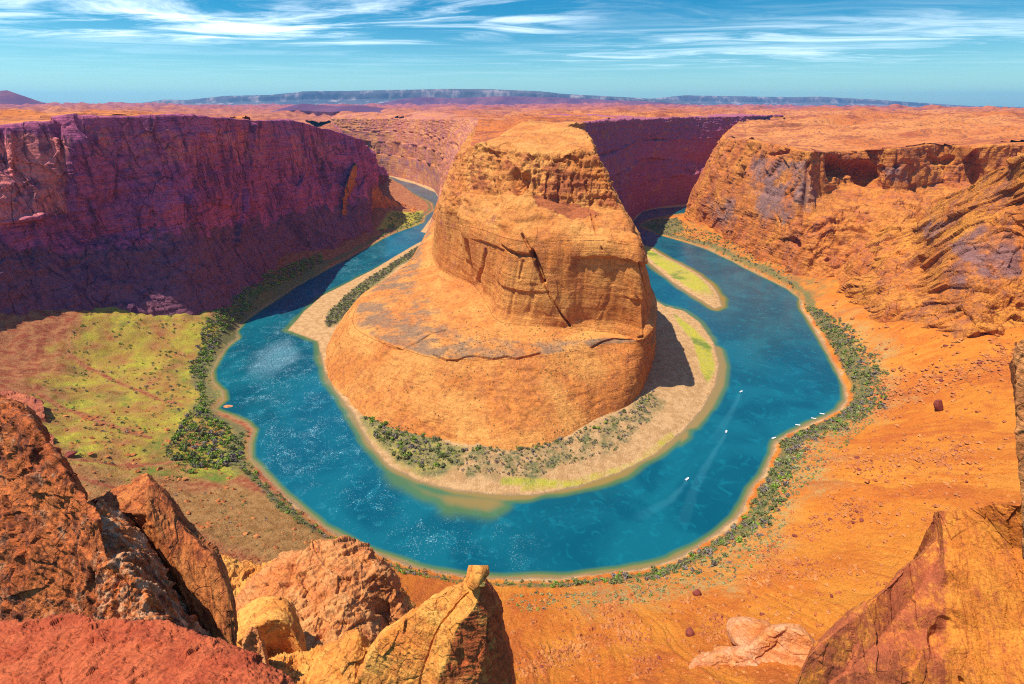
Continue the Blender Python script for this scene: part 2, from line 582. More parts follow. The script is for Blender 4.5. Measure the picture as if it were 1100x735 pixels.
M['redboulder'] = rock_mat("dark_boulder_stone", (0.27, 0.06, 0.035), (0.21, 0.045, 0.03), (0.10, 0.025, 0.02), None, 0, 0.15, 0.3, bstr=0.5)

# ------------------------------------------------------------------ river outline
OUT = [P(*q) for q in [(419, 191), (440, 206), (464, 218), (466, 226), (457, 232), (455, 239), (440, 245), (425, 250), (410, 257), (398, 264), (375, 277), (354, 288), (336, 298), (318, 308), (300, 320), (280, 333), (262, 346), (253, 356), (257, 363), (245, 372), (235, 385), (228, 400), (229, 410), (240, 420), (241, 430), (230, 440), (250, 447), (268, 455), (274, 462), (268, 478), (270, 492), (283, 508), (300, 525), (325, 547), (350, 566), (380, 583), (410, 596), (450, 610), (500, 618), (545, 621), (600, 620), (640, 616), (690, 610), (720, 602), (745, 588), (770, 571), (788, 557), (800, 540), (806, 525), (818, 510), (828, 488), (832, 474), (845, 466), (862, 458), (885, 448), (900, 440), (908, 430), (906, 415), (897, 395), (886, 375), (872, 350), (860, 332), (858, 320), (845, 310), (825, 300), (800, 288), (785, 280), (760, 268), (735, 260), (710, 253), (692, 246), (687, 242), (697, 236), (720, 231), (735, 229)]]
OUT = [(-900, 2480, 0), (-640, 2385, 0)] + OUT + [(640, 1640, 0), (900, 1850, 0), (1400, 2100, 0)]
INN = [(-900, 2570, 0), (-600, 2440, 0), P(421, 190.4), P(430, 194), P(446, 198), P(468, 207), (-262, 1830, 0), (-236, 1600, 0), (-238, 1300, 0)] + [P(*q) for q in [(466, 252), (440, 266), (400, 290), (365, 308), (345, 318), (327, 334), (309, 355), (325, 361), (341, 367), (345, 385), (348, 398), (360, 420), (378, 443), (398, 480), (418, 502), (450, 518), (490, 528), (530, 532), (570, 533), (620, 524), (665, 509), (705, 488), (733, 465), (755, 440), (770, 412), (773, 392), (767, 368), (752, 346), (735, 334), (715, 329)]] + [(215, 880, 0), (245, 1090, 0), (310, 1350, 0)] + [P(690, 228), P(703, 224.5), P(735, 222)] + [(850, 1930, 0), (1400, 2190, 0)]
RIVER = np.array(OUT + INN[::-1])
ISLE = [P(*q) for q in [(686, 266), (692, 264), (700, 266), (712, 274), (730, 283), (750, 294), (765, 306), (773, 318), (776, 329), (768, 332), (758, 326), (740, 315), (722, 303), (705, 289), (690, 276)]]

# ------------------------------------------------------------------ valley floor
G0 = [(x, y, 0.0) for x, y, _ in OUT[::2]] + [(x, y, 0.0) for x, y, _ in INN[::2]]
G0 += [P(*q) for q in [(80, 400, 30), (0, 370, 62), (140, 375, 26), (200, 380, 11), (150, 440, 20), (60, 450, 40), (0, 450, 62), (200, 480, 11), (220, 520, 14), (150, 520, 34), (240, 560, 36), (300, 580, 24), (200, 600, 55), (100, 600, 85), (300, 640, 64), (400, 640, 38), (450, 640, 22), (480, 700, 55), (550, 735, 58), (560, 660, 24), (650, 735, 62), (650, 660, 28), (750, 700, 58), (740, 640, 28), (850, 735, 82), (850, 600, 38), (820, 650, 48), (900, 520, 38), (950, 600, 66), (930, 450, 16), (1000, 440, 48), (960, 380, 38), (930, 330, 36), (1000, 345, 68), (1100, 345, 82), (1100, 400, 85), (1100, 480, 82), (1100, 600, 95), (880, 300, 24), (840, 285, 22), (800, 265, 20), (760, 245, 16), (720, 240, 4),
               (480, 505, 4), (600, 500, 5), (700, 460, 4), (740, 400, 4), (352, 340, 3), (400, 470, 3), (430, 225, 14), (412, 225, 36), (440, 232, 6), (425, 208, 14), (410, 196, 34), (385, 262, 6), (330, 285, 12), (280, 310, 22), (230, 335, 32), (120, 345, 52), (0, 335, 85)]]
G0 += [(700, 400, 130), (520, 250, 150), (320, 100, 165), (100, 45, 165), (-100, 45, 165), (-300, 150, 140), (-520, 330, 110), (-750, 450, 130), (-720, 750, 90), (-560, 1000, 60), (-500, 1400, 60), (650, 900, 40), (720, 650, 90), (0, 700, 8), (100, 580, 8), (0, 1300, 8), (60, 480, 8), (0, 1900, 8), (700, 1350, 40), (300, 1900, 10), (-700, 2000, 60), (900, 1500, 60), (148, 495, 9), (187, 600, 9), (-26, 379, 9), (85, 425, 9), (-144, 434, 5)]
ground_z = rbf_fit(G0)
RIV32 = RIVER.astype(np.float32)


_coarse = np.array(OUT[10:-3], np.float32)
_sm = _coarse[:, :2].copy()
for _ in range(30):
    _sm[1:-1] = .5 * _sm[1:-1] + .25 * (_sm[:-2] + _sm[2:])


def flow_at(xy, p3):
    """debris tongues and gullies running down to the river"""
    arc = poly_arc(xy, _sm) + 14 * fbm(p3, 55, oct=2, seed=30)
    dd = poly_dist(xy, _sm)
    q = np.stack([arc, dd, dd * 0], -1)
    return .45 * fbm(q, 34, 210, 1, 3, seed=31) + .35 * fbm(q, 11, 90, 1, 3, seed=32) + .35 * fbm(q, 4, 22, 1, 2, seed=33)


def land(xy, full=True):
    """height of the valley floor, signed distance to the water (positive on land)"""
    z = ground_z(xy)
    p3 = np.concatenate([xy, np.zeros(xy.shape[:-1] + (1,), xy.dtype)], -1)
    d = -sdist(xy, RIV32) if not full else -sdist(xy, RIV32)
    d = d + 1.3 * fbm(p3, 14, oct=3, seed=40) + .8 * fbm(p3, 5, oct=2, seed=41)
    slope = sstep(z, 14, 45)
    n = 5.0 * fbm(p3, 70, oct=5, seed=1) * slope + 0.5 * fbm(p3, 12, oct=4, seed=2)
    n = n - 2.5 * np.maximum(0, fbm(p3, 42, oct=3, seed=8, ridged=True)) * slope
    n = n + 1.5 * slope * np.maximum(0, fbm(p3, 6, oct=3, gain=.6, seed=12) - .12) + .35 * slope * facet(p3, 5, 31)
    fl_ = flow_at(xy, p3)
    n = n + slope * (3.6 * fl_ - 2.2 * np.maximum(0, -fl_ - .12) * 3)
    n = n + sstep(-xy[..., 0], 180, 260) * sstep(d, 20, 50) * (2.6 * fbm(p3, 46, oct=4, seed=44) + 1.2 * np.tanh(4 * fbm(p3, 30, oct=3, seed=45)))
    zz = np.where(d > 0, np.maximum(z + n, 0.25) * sstep(d, -4, 16) + 0.06 * np.minimum(d, 6), np.maximum(d * 0.25, -5))
    return zz, d, p3


# polar sheet: rings about the foot of the overlook so that near ground is finer
na, nr = 1240, 900
ang = np.linspace(R(-78), R(78), na)
rr = np.exp(np.linspace(math.log(44), math.log(2700), nr))
gx = (rr[:, None] * np.sin(ang)[None]).astype(np.float32)
gy = (rr[:, None] * np.cos(ang)[None]).astype(np.float32)
xy = np.stack([gx, gy], -1)
gz, gd, p3 = land(xy)
V = np.stack([gx, gy, gz.astype(np.float32)], -1)

OUTL = np.array(OUT)
dout = poly_dist(xy, OUTL)
trail = np.zeros(xy.shape[:-1], np.float32)
for l_ in ([(80, 395), (105, 402), (130, 410), (165, 420), (190, 424)], [(45, 440), (75, 452), (110, 462), (160, 468)], [(90, 520), (130, 512), (170, 500), (205, 482)], [(60, 545), (120, 548), (180, 552)]):
    trail = np.maximum(trail, sstep(3.2 - poly_dist(xy, [P(a, b, 22) for a, b in l_]) + 2.5 * fbm(np.concatenate([xy, np.zeros(xy.shape[:-1] + (1,), np.float32)], -1), 15, oct=3, seed=55), -1, 2))
nz1 = fbm(p3, 40, oct=4, seed=50)
nz2 = fbm(p3, 12, oct=3, seed=51)


def zone(px, z=4, soft=10, wob=14):
    s = sdist(xy, [P(a, b, z) for a, b in px])
    return sstep(s + wob * nz1 + wob * .4 * nz2, -soft, soft)


outer = dout <= poly_dist(xy, np.array(INN))
fringe_w = np.interp(gx, [-450, -300, -100, 60, 200, 400, 560], [22, 20, 13, 14, 20, 30, 16])
right_strip = sstep(gx, 20, 60)
strip = outer * sstep(gd, 5, 9) * sstep(fringe_w + 10 * nz1 - gd, 0, 6)
delta = zone([(30, 480), (75, 400), (125, 360), (230, 344), (290, 305), (345, 278), (350, 290), (270, 338), (225, 390), (236, 440), (262, 470), (262, 500), (215, 520), (165, 530), (100, 520), (60, 500)], 15, 14, 26)
scrubL = zone([(350, 350), (352, 335), (380, 308), (420, 282), (468, 252), (468, 264), (430, 284), (395, 312), (370, 340), (356, 352)], 3, 4, 5)
fringeP = zone([(385, 446), (405, 442), (440, 462), (480, 478), (500, 486), (480, 508), (450, 508), (425, 494), (400, 470)], 4, 4, 8)
scrubF = zone([(470, 486), (560, 484), (640, 462), (690, 428), (712, 420), (700, 452), (650, 490), (570, 512), (500, 512)], 5, 6, 12)
greenR = zone([(722, 335), (745, 352), (764, 372), (768, 395), (760, 412), (752, 395), (744, 366), (730, 348)], 2, 2, 3)
greenF = zone([(560, 520), (620, 514), (680, 495), (722, 462), (726, 468), (684, 503), (620, 522), (560, 526)], 2, 2, 3) * (.5 + .9 * nz2)
greenRim = zone([(540, 514), (600, 516), (598, 522), (538, 520)], 2, 2, 3)
talusN = zone([(728, 236), (760, 240), (830, 262), (890, 290), (910, 300), (890, 320), (860, 322), (820, 296), (760, 266), (715, 250)], 8, 6, 10)
brownhill = zone([(190, 545), (250, 505), (300, 522), (370, 578), (420, 606), (400, 640), (300, 620), (210, 600)], 20, 6, 12)
shore = sstep(gd, 0.1, 1.0) * sstep(np.where(gx > 0, 4.5, 2.5) + 9 * nz1 + 3 * nz2 - gd, 0, 3)
inner = ~outer
penin = inner & (sdist(xy, np.array(INN + [(1400, 2600, 0), (-900, 2600, 0)])) > -4)
strip_far = zone([(300, 330), (330, 290), (345, 280), (352, 290), (330, 305)], 6, 4, 8)
green = (1 - trail) * np.clip(np.maximum.reduce([delta * (0.55 + .9 * nz1 + .7 * nz2), fringeP * (.35 + nz2), greenR, greenF, greenRim, zone([(405, 250), (425, 232), (455, 226), (452, 240), (430, 246)], 4, 4, 5) * .8, zone([(200, 520), (230, 480), (262, 500), (240, 520)], 12, 5, 10)]), 0, 1)
scrub = np.clip(np.maximum.reduce([strip, scrubL, fringeP * (.8 - nz2), scrubF * (0.5 + 1.6 * nz2), talusN * (.30 + 1.2 * nz2), delta * sstep(26 - gd, 0, 10), zone([(685, 240), (700, 236), (728, 234), (735, 250), (710, 252)], 3, 3, 4)]), 0, 1)
sage = np.clip(outer * right_strip * sstep(gd, 8, 20) * sstep(58 + 40 * nz1 - gd, 0, 25) * sstep(gy, 900, 520) * (.65 + 1.2 * nz2), 0, 1)
sandm = np.clip(np.maximum(shore, penin * (1 - sstep(gd, 70, 120)) * 1.0), 0, 1)
wet = sstep(2.2 + 1.5 * nz2 - gd, 0, 1.2)
olive = (1 - trail) * np.clip(np.maximum(brownhill, zone([(60, 560), (100, 500), (200, 515), (260, 505), (330, 560), (300, 590), (200, 600), (100, 580)], 30, 14, 20) * .8), 0, 1)
leftside = sstep(-gx, 60, 190) * outer

m, g = new_mat("valley_floor")
geo = g.n('ShaderNodeNewGeometry'); pos = geo.outputs['Position']
A = lambda n: g.n('ShaderNodeAttribute', attribute_name=n).outputs['Fac']
n1 = g.noise(pos, 0.02, 6, 0.6); n2 = g.noise(pos, 0.14, 5, 0.65); n3 = g.noise(pos, 0.75, 4, 0.7)
sp1 = g.n('ShaderNodeTexVoronoi', {'Vector': pos, 'Scale': 0.22, 'Randomness': 1.0}).outputs['Distance']
sp2 = g.n('ShaderNodeTexVoronoi', {'Vector': pos, 'Scale': 0.42, 'Randomness': 1.0}).outputs['Distance']
fw = A('flow')
fl2 = g.math('ADD', fw, g.math('MULTIPLY', g.math('SUBTRACT', n2, 0.5), 0.55))
col = g.mix(g.ramp(n1, 0.38, 0.62), (0.54, 0.150, 0.022), (0.60, 0.205, 0.026))
col = g.mix(g.math('MULTIPLY', g.ramp(fl2, 0.52, 0.74), 0.7), col, (0.44, 0.105, 0.024))
col = g.mix(g.math('MULTIPLY', g.ramp(fl2, 0.46, 0.28), 0.7), col, (0.63, 0.24, 0.034))
col = g.mix(g.math('MULTIPLY', g.ramp(n3, 0.56, 0.74), 0.55), col, (0.36, 0.085, 0.025))
col = g.mix(g.math('MULTIPLY', g.ramp(n3, 0.44, 0.30), 0.40), col, (0.70, 0.36, 0.10))
col = g.mix(A('leftside'), col, g.mix(g.ramp(n2, 0.4, 0.62), (0.40, 0.17, 0.065), (0.30, 0.075, 0.035)))
col = g.mix(A('olive'), col, g.mix(g.ramp(n2, 0.4, 0.6), (0.40, 0.21, 0.07), (0.31, 0.15, 0.045)))
col = g.mix(A('sand'), col, g.mix(g.ramp(n2, 0.4, 0.6), (0.56, 0.34, 0.15), (0.44, 0.25, 0.10)))
col = g.mix(g.math('MULTIPLY', A('sage'), g.ramp(sp2, 0.9, 0.3, 0, .75)), col, (0.36, 0.32, 0.13))
gc = g.mix(g.ramp(n2, 0.35, 0.6), (0.34, 0.38, 0.03), (0.47, 0.40, 0.045))
gc = g.mix(g.ramp(n1, 0.5, 0.62), gc, (0.15, 0.22, 0.03))
gk = g.math('MULTIPLY', A('green'), g.ramp(g.math('ADD', g.math('MULTIPLY', n3, .6), g.math('MULTIPLY', n2, .5)), .42, .58, .35, 1.0))
col = g.mix(gk, col, gc)
sc_ = g.mix(g.ramp(n3, 0.4, 0.6), (0.13, 0.115, 0.055), (0.19, 0.19, 0.06))
sm = g.math('MULTIPLY', A('scrub'), g.ramp(sp2, 0.95, 0.50, .35, 1))
col = g.mix(sm, col, sc_)
# scattered low bushes and stones as dark and pale specks
col = g.mix(g.math('MULTIPLY', g.ramp(sp1, 0.20, 0.11), g.math('ADD', g.math('MULTIPLY', A('green'), 0.7), g.math('MULTIPLY', A('olive'), 0.8))), col, (0.09, 0.10, 0.035))
col = g.mix(g.math('MULTIPLY', g.ramp(sp2, 0.16, 0.08), g.ramp(n2, 0.55, 0.68)), col, (0.30, 0.085, 0.03))
col = g.mix(A('wet'), col, (0.30, 0.20, 0.10))
col = g.mix(g.math('MULTIPLY', g.ramp(n3, 0.3, 0.7), 0.35), col, g.mix(0.5, col, (0.25, 0.09, 0.02), 'MULTIPLY'))
n4 = g.noise(pos, 2.6, 4, 0.7)
gs = g.ramp(n4, 0.3, 0.7, 0.74, 1.2)
col = g.mix(1.0, col, g.n('ShaderNodeCombineColor', {0: gs, 1: gs, 2: gs}).outputs[0], 'MULTIPLY')
col = g.mix(g.math('MULTIPLY', g.ramp(sp2, 0.13, 0.07), g.ramp(n2, 0.46, 0.56)), col, (0.20, 0.05, 0.02))
bh = g.math('ADD', g.math('ADD', g.math('MULTIPLY', n3, 1.3), g.math('MULTIPLY', n4, 0.5)), g.math('MULTIPLY', n2, 2.2))
M['ground'] = finish(m, g, col, 0.95, bh, 0.85, 1.0, 0.05)
flow = np.clip(.5 + .9 * flow_at(xy, p3), 0, 1)
att = dict(flow=flow, green=green, scrub=scrub, sage=sage, sand=sandm, wet=wet, olive=olive, leftside=leftside)
fl = mesh_obj("valley_floor", V, grid_faces(nr, na), M['ground'], attrs={k: np.asarray(v, np.float32).ravel() for k, v in att.items()})
tag(fl, "orange sand slopes and green flats along both banks of the river", "ground", kind="structure")

# island
xs = np.linspace(min(p[0] for p in ISLE) - 5, max(p[0] for p in ISLE) + 5, 150); ys = np.linspace(min(p[1] for p in ISLE) - 5, max(p[1] for p in ISLE) + 5, 220)
ix, iy = np.meshgrid(xs, ys); ixy = np.stack([ix, iy], -1).astype(np.float32)
isd = sdist(ixy, np.array(ISLE, np.float32)); ip = np.concatenate([ixy, np.zeros_like(ixy[..., :1])], -1)
isd = isd + 2 * fbm(ip, 18, oct=3, seed=60)
iz = np.where(isd > 0, 1.9 * sstep(isd, -2, 16) + .3 * fbm(ip, 8, oct=3), isd * .12)
f = grid_faces(220, 150, isd > -6)
isg = sstep(isd + 5 * fbm(ip, 20, oct=2, seed=61), 9, 14) * sstep(-ip[..., 1], -1150 + 0, -770 - 0) if False else sstep(isd + 5 * fbm(ip, 20, oct=2, seed=61), 8, 13) * sstep(iy, 800, 860)
zero = np.zeros(isd.size, np.float32)
isand = np.ones(isd.size, np.float32)
v_, f_, a_ = compact(np.stack([ix, iy, iz], -1).reshape(-1, 3), f, dict(green=isg.ravel() * (.95 + .5 * fbm(ip, 25, oct=2, seed=62)).ravel(), scrub=zero, sage=zero, sand=isand, wet=sstep(3 - isd, 0, 2).ravel(), olive=zero, leftside=zero, flow=zero + .5))
o = mesh_obj("sandbar", v_, f_, M['ground'], attrs=a_, recentre=False)
tag(o, "long sandbar with green grass lying midstream right of the butte", "sandbar", kind="structure")

# ------------------------------------------------------------------ river surface
nw, nh = 620, 700
wa = np.linspace(R(-46), R(52), nw); wr = np.exp(np.linspace(math.log(215), math.log(2900), nh))
wx = (wr[:, None] * np.sin(wa)[None]).astype(np.float32); wy = (wr[:, None] * np.cos(wa)[None]).astype(np.float32)
wxy = np.stack([wx, wy], -1); wp = np.concatenate([wxy, np.zeros_like(wxy[..., :1])], -1)
wsd = sdist(wxy, RIV32)
din = poly_dist(wxy, np.array(INN)); dou = poly_dist(wxy, OUTL); dis = np.abs(sdist(wxy, np.array(ISLE, np.float32)))
wn = fbm(wp, 60, oct=3, seed=70)


def wzone(px, soft=15):
    return sstep(sdist(wxy, [P(a, b) for a, b in px]) + 22 * wn, -soft, soft)


shal = np.clip(np.maximum.reduce([sstep(9 + 9 * wn - din, -4, 9) * sstep(wy, 1400, 300), sstep(11 + 9 * wn - dis, -4, 9), .9 * sstep(5 - dou + 4 * wn, -2, 5),
        .9 * wzone([(405, 485), (430, 505), (470, 522), (540, 532), (545, 545), (520, 552), (480, 550), (445, 535), (415, 510)], 16), sstep(din, 18, 4) * wzone([(720, 330), (790, 380), (790, 430), (730, 480)], 6)]), 0, 1)
rap = np.clip(np.maximum.reduce([wzone([(235, 385), (262, 350), (310, 345), (340, 372), (352, 410), (395, 480), (420, 520), (470, 555), (520, 590), (440, 600), (360, 555), (290, 500), (262, 450)]),
        .8 * wzone([(262, 345), (340, 300), (400, 266), (440, 248), (450, 256), (400, 285), (350, 312), (300, 350)], 10),
        .55 * wzone([(480, 560), (600, 560), (560, 612), (470, 605)])]), 0, 1)
pale = wzone([(345 - 60, 372), (312, 362), (318, 385), (292, 405), (275, 400)], 12)
wake = np.zeros_like(wn)
for l_ in ([(795, 424), (786, 442), (768, 472)], [(779, 467), (766, 488), (748, 520), (734, 560)], [(737, 518), (720, 538), (688, 554)]):
    wl = np.array([P(a, b) for a, b in l_], np.float32)
    tr = poly_arc(wxy, wl) / max(1.0, float(np.linalg.norm(np.diff(wl[:, :2], axis=0), axis=1).sum()))
    wake = np.maximum(wake, sstep(2.0 + 3.5 * tr - poly_dist(wxy, wl) + 1.5 * fbm(wp, 9, oct=2, seed=72), -.8, 2.5) * (1 - .75 * tr))
m, g = new_mat("river_water")
geo = g.n('ShaderNodeNewGeometry'); pos = geo.outputs['Position']
n1 = g.noise(pos, 0.012, 4, 0.5, 1.0); n2 = g.noise(g.vmul(pos, (1, 1, 1)), 0.07, 4, 0.55, 1.5); n3 = g.noise(pos, 0.55, 3, 0.6); n4 = g.noise(g.vmul(pos, (1, .8, 1)), 0.95, 3, 0.7, 0.5); n5 = g.noise(pos, 0.03, 4, 0.6, 1.2)
col = g.mix(g.ramp(n1, 0.38, 0.62), (0.001, 0.062, 0.088), (0.003, 0.092, 0.118))
col = g.mix(g.math('MULTIPLY', g.ramp(n2, 0.52, 0.7), 0.5), col, (0.004, 0.135, 0.165))
at = g.n('ShaderNodeAttribute', attribute_name='shallow').outputs['Fac']
col = g.mix(g.ramp(at, 0.05, 0.55, 0, .8), col, (0.07, 0.13, 0.03))
col = g.mix(g.ramp(at, 0.55, 1.0, 0, .8), col, (0.26, 0.15, 0.035))
rp = g.n('ShaderNodeAttribute', attribute_name='rapid').outputs['Fac']
pl = g.n('ShaderNodeAttribute', attribute_name='pale').outputs['Fac']
fo = g.math('ADD', n4, g.math('ADD', g.math('MULTIPLY', g.math('SUBTRACT', n2, 0.5), 0.30), g.math('MULTIPLY', g.math('SUBTRACT', n5, 0.5), 0.35)))
foam_glitter = g.math('MULTIPLY', g.ramp(fo, 0.585, 0.73), rp)  # white specks: foam together with painted sun glitter
col = g.mix(g.math('MULTIPLY', pl, g.ramp(n3, 0.3, 0.7, .0, .45)), col, (0.25, 0.42, 0.46))
wk = g.n('ShaderNodeAttribute', attribute_name='wake').outputs['Fac']
col = g.mix(g.math('MULTIPLY', wk, 0.20), col, (0.06, 0.26, 0.30))
col = g.mix(g.math('MULTIPLY', foam_glitter, 0.60), col, (0.38, 0.54, 0.58))
bw = g.math('ADD', g.math('MULTIPLY', n3, 0.5), g.math('MULTIPLY', n2, 0.9))
b = g.n('ShaderNodeBsdfPrincipled', {'Base Color': col, 'Roughness': g.ramp(foam_glitter, 0, 1, 0.16, 0.7), 'IOR': 1.33, 'Specular IOR Level': 0.5})
bn = g.n('ShaderNodeBump', {'Height': bw, 'Strength': 0.28, 'Distance': 1.0})
g.set(b.inputs['Normal'], bn.outputs[0])
g.n('ShaderNodeOutputMaterial', {'Surface': b.outputs[0]})
M['water'] = m
keep = wsd > -12
v_, f_, a_ = compact(np.stack([wx, wy, np.zeros_like(wx)], -1).reshape(-1, 3), grid_faces(nh, nw, keep), dict(shallow=shal.ravel(), rapid=rap.ravel(), pale=pale.ravel(), wake=wake.ravel()))
o = mesh_obj("river", v_, f_, M['water'], attrs=a_)
tag(o, "wide teal river looping round the sandstone butte, rippled white on the left", "river", kind="structure")

# ------------------------------------------------------------------ plateau
TL = [(-1500, 150, 285), (-780, 430, 282), Q(0, 134, 650), Q(100, 125, 710), Q(200, 124, 800), Q(272, 128, 1010), Q(326, 131, 1200), Q(370, 143, 1330), Q(392, 150, 1420), Q(400, 170, 1800), Q(408, 180, 2250), (-900, 2450, 235)]
TN = [(-900, 2620, 235), (-480, 2440, 240), (-285, 1990, 251), (-100, 1400, 262), (-86, 850, 229), (-46, 760, 249), (14, 690, 247), (75, 660, 252), (100, 690, 256), (106, 770, 264), (100, 900, 272), (246, 1260, 268), (400, 1602, 262), (680, 1870, 262), (1030, 2085, 262)]
TR = [(1040, 2050, 258), (850, 1990, 250), Q(775, 148, 1440), Q(800, 150, 1250), Q(835, 155, 1120), Q(870, 162, 1000), Q(905, 163, 1060), Q(960, 157, 1030), Q(1020, 155, 1020), (1000, 1000, 243), (1600, 900, 260)]
far = []
for a in range(-64, 65, 8):
    for rad in (4000, 8000, 16000, 30000):
        zf = {4000: 262, 8000: 255, 16000: 225, 30000: 150}[rad]
        if a > 24: zf -= {4000: 0, 8000: 45, 16000: 95, 30000: 90}[rad]
        far.append((rad * math.sin(R(a)), rad * math.cos(R(a)), zf))
plat_z = rbf_fit(TL + TN + TR + far + [(-1200, 1000, 285), (-1000, 1600, 270), (0, 2600, 262), (1000, 1500, 258), (1400, 1300, 262), (1800, 1600, 262), (1500, 900, 255), (0, 1200, 270), (-2000, 500, 285)])
CANYON = np.array([(x, y) for x, y, z in TL + TN[:5]] + [(x, y) for x, y, z in TN[5:] + TR]); CANYON = np.vstack([CANYON, [(1700, 100), (-1500, 100)]])
na, nr = 900, 560
ang = np.linspace(R(-62), R(62), na); rr = np.exp(np.linspace(math.log(560), math.log(24500), nr))
px_ = (rr[:, None] * np.sin(ang)[None]); py_ = (rr[:, None] * np.cos(ang)[None])
pxy = np.stack([px_, py_], -1).astype(np.float32)


def plat(xy):
    p = np.concatenate([xy, np.zeros_like(xy[..., :1])], -1).astype(np.float32)
    d = np.hypot(xy[..., 0], xy[..., 1])
    amp = np.interp(d, [600, 1000, 1500, 4000, 12000], [1.2, 2.8, 3.8, 7, 11])
    n = fbm(p, 130, oct=5, seed=80) * 3.0 + fbm(p, 380, oct=3, seed=81, ridged=True) * 4.0 * sstep(d, 1200, 3500)
    lay = np.tanh(4 * fbm(p, 210, oct=3, seed=82)) * 1.6
    big = np.maximum(0, fbm(p, 1500, oct=4, seed=83)) * 60 * sstep(d, 2500, 6000)
    led = 1.4 * np.tanh(6 * (fbm(p * [1, 1.0, 1], 260, 90, 1, 4, seed=84) - .1)) * 2.2 + facet(p * [1, 1, 1], 70, 41) * 1.2
    return plat_z(xy) + (n + lay + led) * amp * .62 + big * .8


pz = plat(pxy)
csd = sdist(pxy, CANYON.astype(np.float32))
keep = csd < -18
pz = pz - 2.5 * sstep(-csd, 160, 20)
m, g = new_mat("plateau_rock")
geo = g.n('ShaderNodeNewGeometry'); pos = geo.outputs['Position']
n1 = g.noise(pos, 0.0022, 6, 0.6); n2 = g.noise(pos, 0.016, 7, 0.65); n3 = g.noise(pos, 0.12, 5, 0.65)
d = g.n('ShaderNodeVectorMath', {0: pos}, operation='LENGTH').outputs['Value']
col = g.mix(g.ramp(n1, 0.4, 0.6), (0.46, 0.130, 0.030), (0.52, 0.190, 0.055))
col = g.mix(g.ramp(n2, 0.48, 0.68), col, (0.29, 0.070, 0.030))
col = g.mix(g.ramp(n3, 0.50, 0.64), col, (0.26, 0.085, 0.045))
bd = g.noise(g.vmul(pos, (0.006, 0.022, 0.05)), 1.0, 6, 0.66, 0.6)
col = g.mix(g.math('MULTIPLY', g.ramp(bd, 0.52, 0.62), 0.7), col, (0.21, 0.055, 0.030))
vo = g.n('ShaderNodeTexVoronoi', {'Vector': pos, 'Scale': 0.09}).outputs['Distance']
col = g.mix(g.math('MULTIPLY', g.ramp(vo, 0.26, 0.12), 0.75), col, (0.10, 0.060, 0.035))
rv = g.n('ShaderNodeSeparateXYZ', {0: pos})
haze_fade = g.ramp(rv.outputs[1], 1600, 4200)  # fade to haze purple, painted into the far rock by distance
col = g.mix(haze_fade, col, g.mix(g.ramp(n2, 0.4, 0.62), (0.33, 0.105, 0.10), (0.20, 0.070, 0.10)))
M['plateau'] = finish(m, g, col, 0.95, g.math('ADD', g.math('MULTIPLY', n2, 6.0), n3), 0.7, 1.0, 0.05)
v_, f_, _ = compact(np.stack([px_, py_, pz], -1).reshape(-1, 3).astype(np.float32), grid_faces(nr, na, keep), {})
o = mesh_obj("plateau", v_, f_, M['plateau'])
tag(o, "flat orange desert plateau beyond the canyon rims", "plateau", kind="structure")


def carve(G, D, line, width, depth, soft=0.5):
    """push relief D inward along a 3D polyline"""
    line = np.asarray(line, float)
    m_ = ((G > line.min(0) - width * 3) & (G < line.max(0) + width * 3)).all(-1)
    g_ = G[m_]
    if not len(g_): return D
    best = np.full(len(g_), 1e9)
    for a, b in zip(line[:-1], line[1:]):
        ab = b - a
        t = np.clip(((g_ - a) @ ab) / (ab @ ab + 1e-9), 0, 1)
        best = np.minimum(best, np.linalg.norm(g_ - a - t[..., None] * ab, axis=-1))
    wob = width * (1 + .35 * fbm(g_, width * 2.2, oct=2, seed=90))
    D = np.array(D)
    D[m_] -= depth * sstep(wob - best, -width * soft * .5, width * soft)
    return D


def wall(name, rows, mat, step=1.0, disp=None, plateau_back=90, soft=(2, 0), attrs=None, parent=None, flip=False, carves=(), pcarves=(), extra=None, cap=None, **kw):
    """cliff through `rows` (rim first or foot first, the rim row is given by index 0) with rock relief"""
    G, par, t = loft(rows, step, **kw)
    par = np.repeat(par[:, None], G.shape[1], 1)
    G = soften(G, *soft)
    N = outward(G)
    if flip: N = -N
    D = disp(G, par) if disp else 0
    for c in carves: D = carve(G, D, *c)
    for pts_, w_, d_ in pcarves: D = carve(G, D, snap(G + N * D[..., None], pts_), w_, d_)
    G2 = G + N * D[..., None]
    if extra is not None: G2 = extra(G2, par, t)
    at = {}
    if attrs is not None:
        at = {k: v.ravel() for k, v in attrs(G2, par, t).items()}
    f = grid_faces(*G.shape[:2])
    if not flip: f = f[:, ::-1]
    o = mesh_obj(name, G2, f, mat, parent, attrs=at)
    if cap is not None:
        o.data.materials.append(M['plateau'])
        pm_ = cap(par + .10 * fbm(G2, 25, oct=3, seed=95)).ravel()[np.asarray(f)[:, 0]]
        o.data.polygons.foreach_set("material_index", pm_.astype(np.int32))
    return o, G2


def back_rows(rim, pts_xy, depth):
    """rows continuing from the rim onto the plateau"""
    r = np.array(rim, float)
    b = r.copy(); b[:, :2] += np.array(pts_xy) * depth
    b[:, 2] = plat(b[:, :2].astype(np.float32)[None])[0] - 3.0
    return b


def nrm2(line, side):
    """horizontal unit normals of a polyline"""
    l = np.asarray(line, float)[:, :2]
    d = np.gradient(l, axis=0)
    n = np.stack([-d[:, 1], d[:, 0]], -1) * side
    return n / (np.linalg.norm(n, axis=1, keepdims=True) + 1e-9)


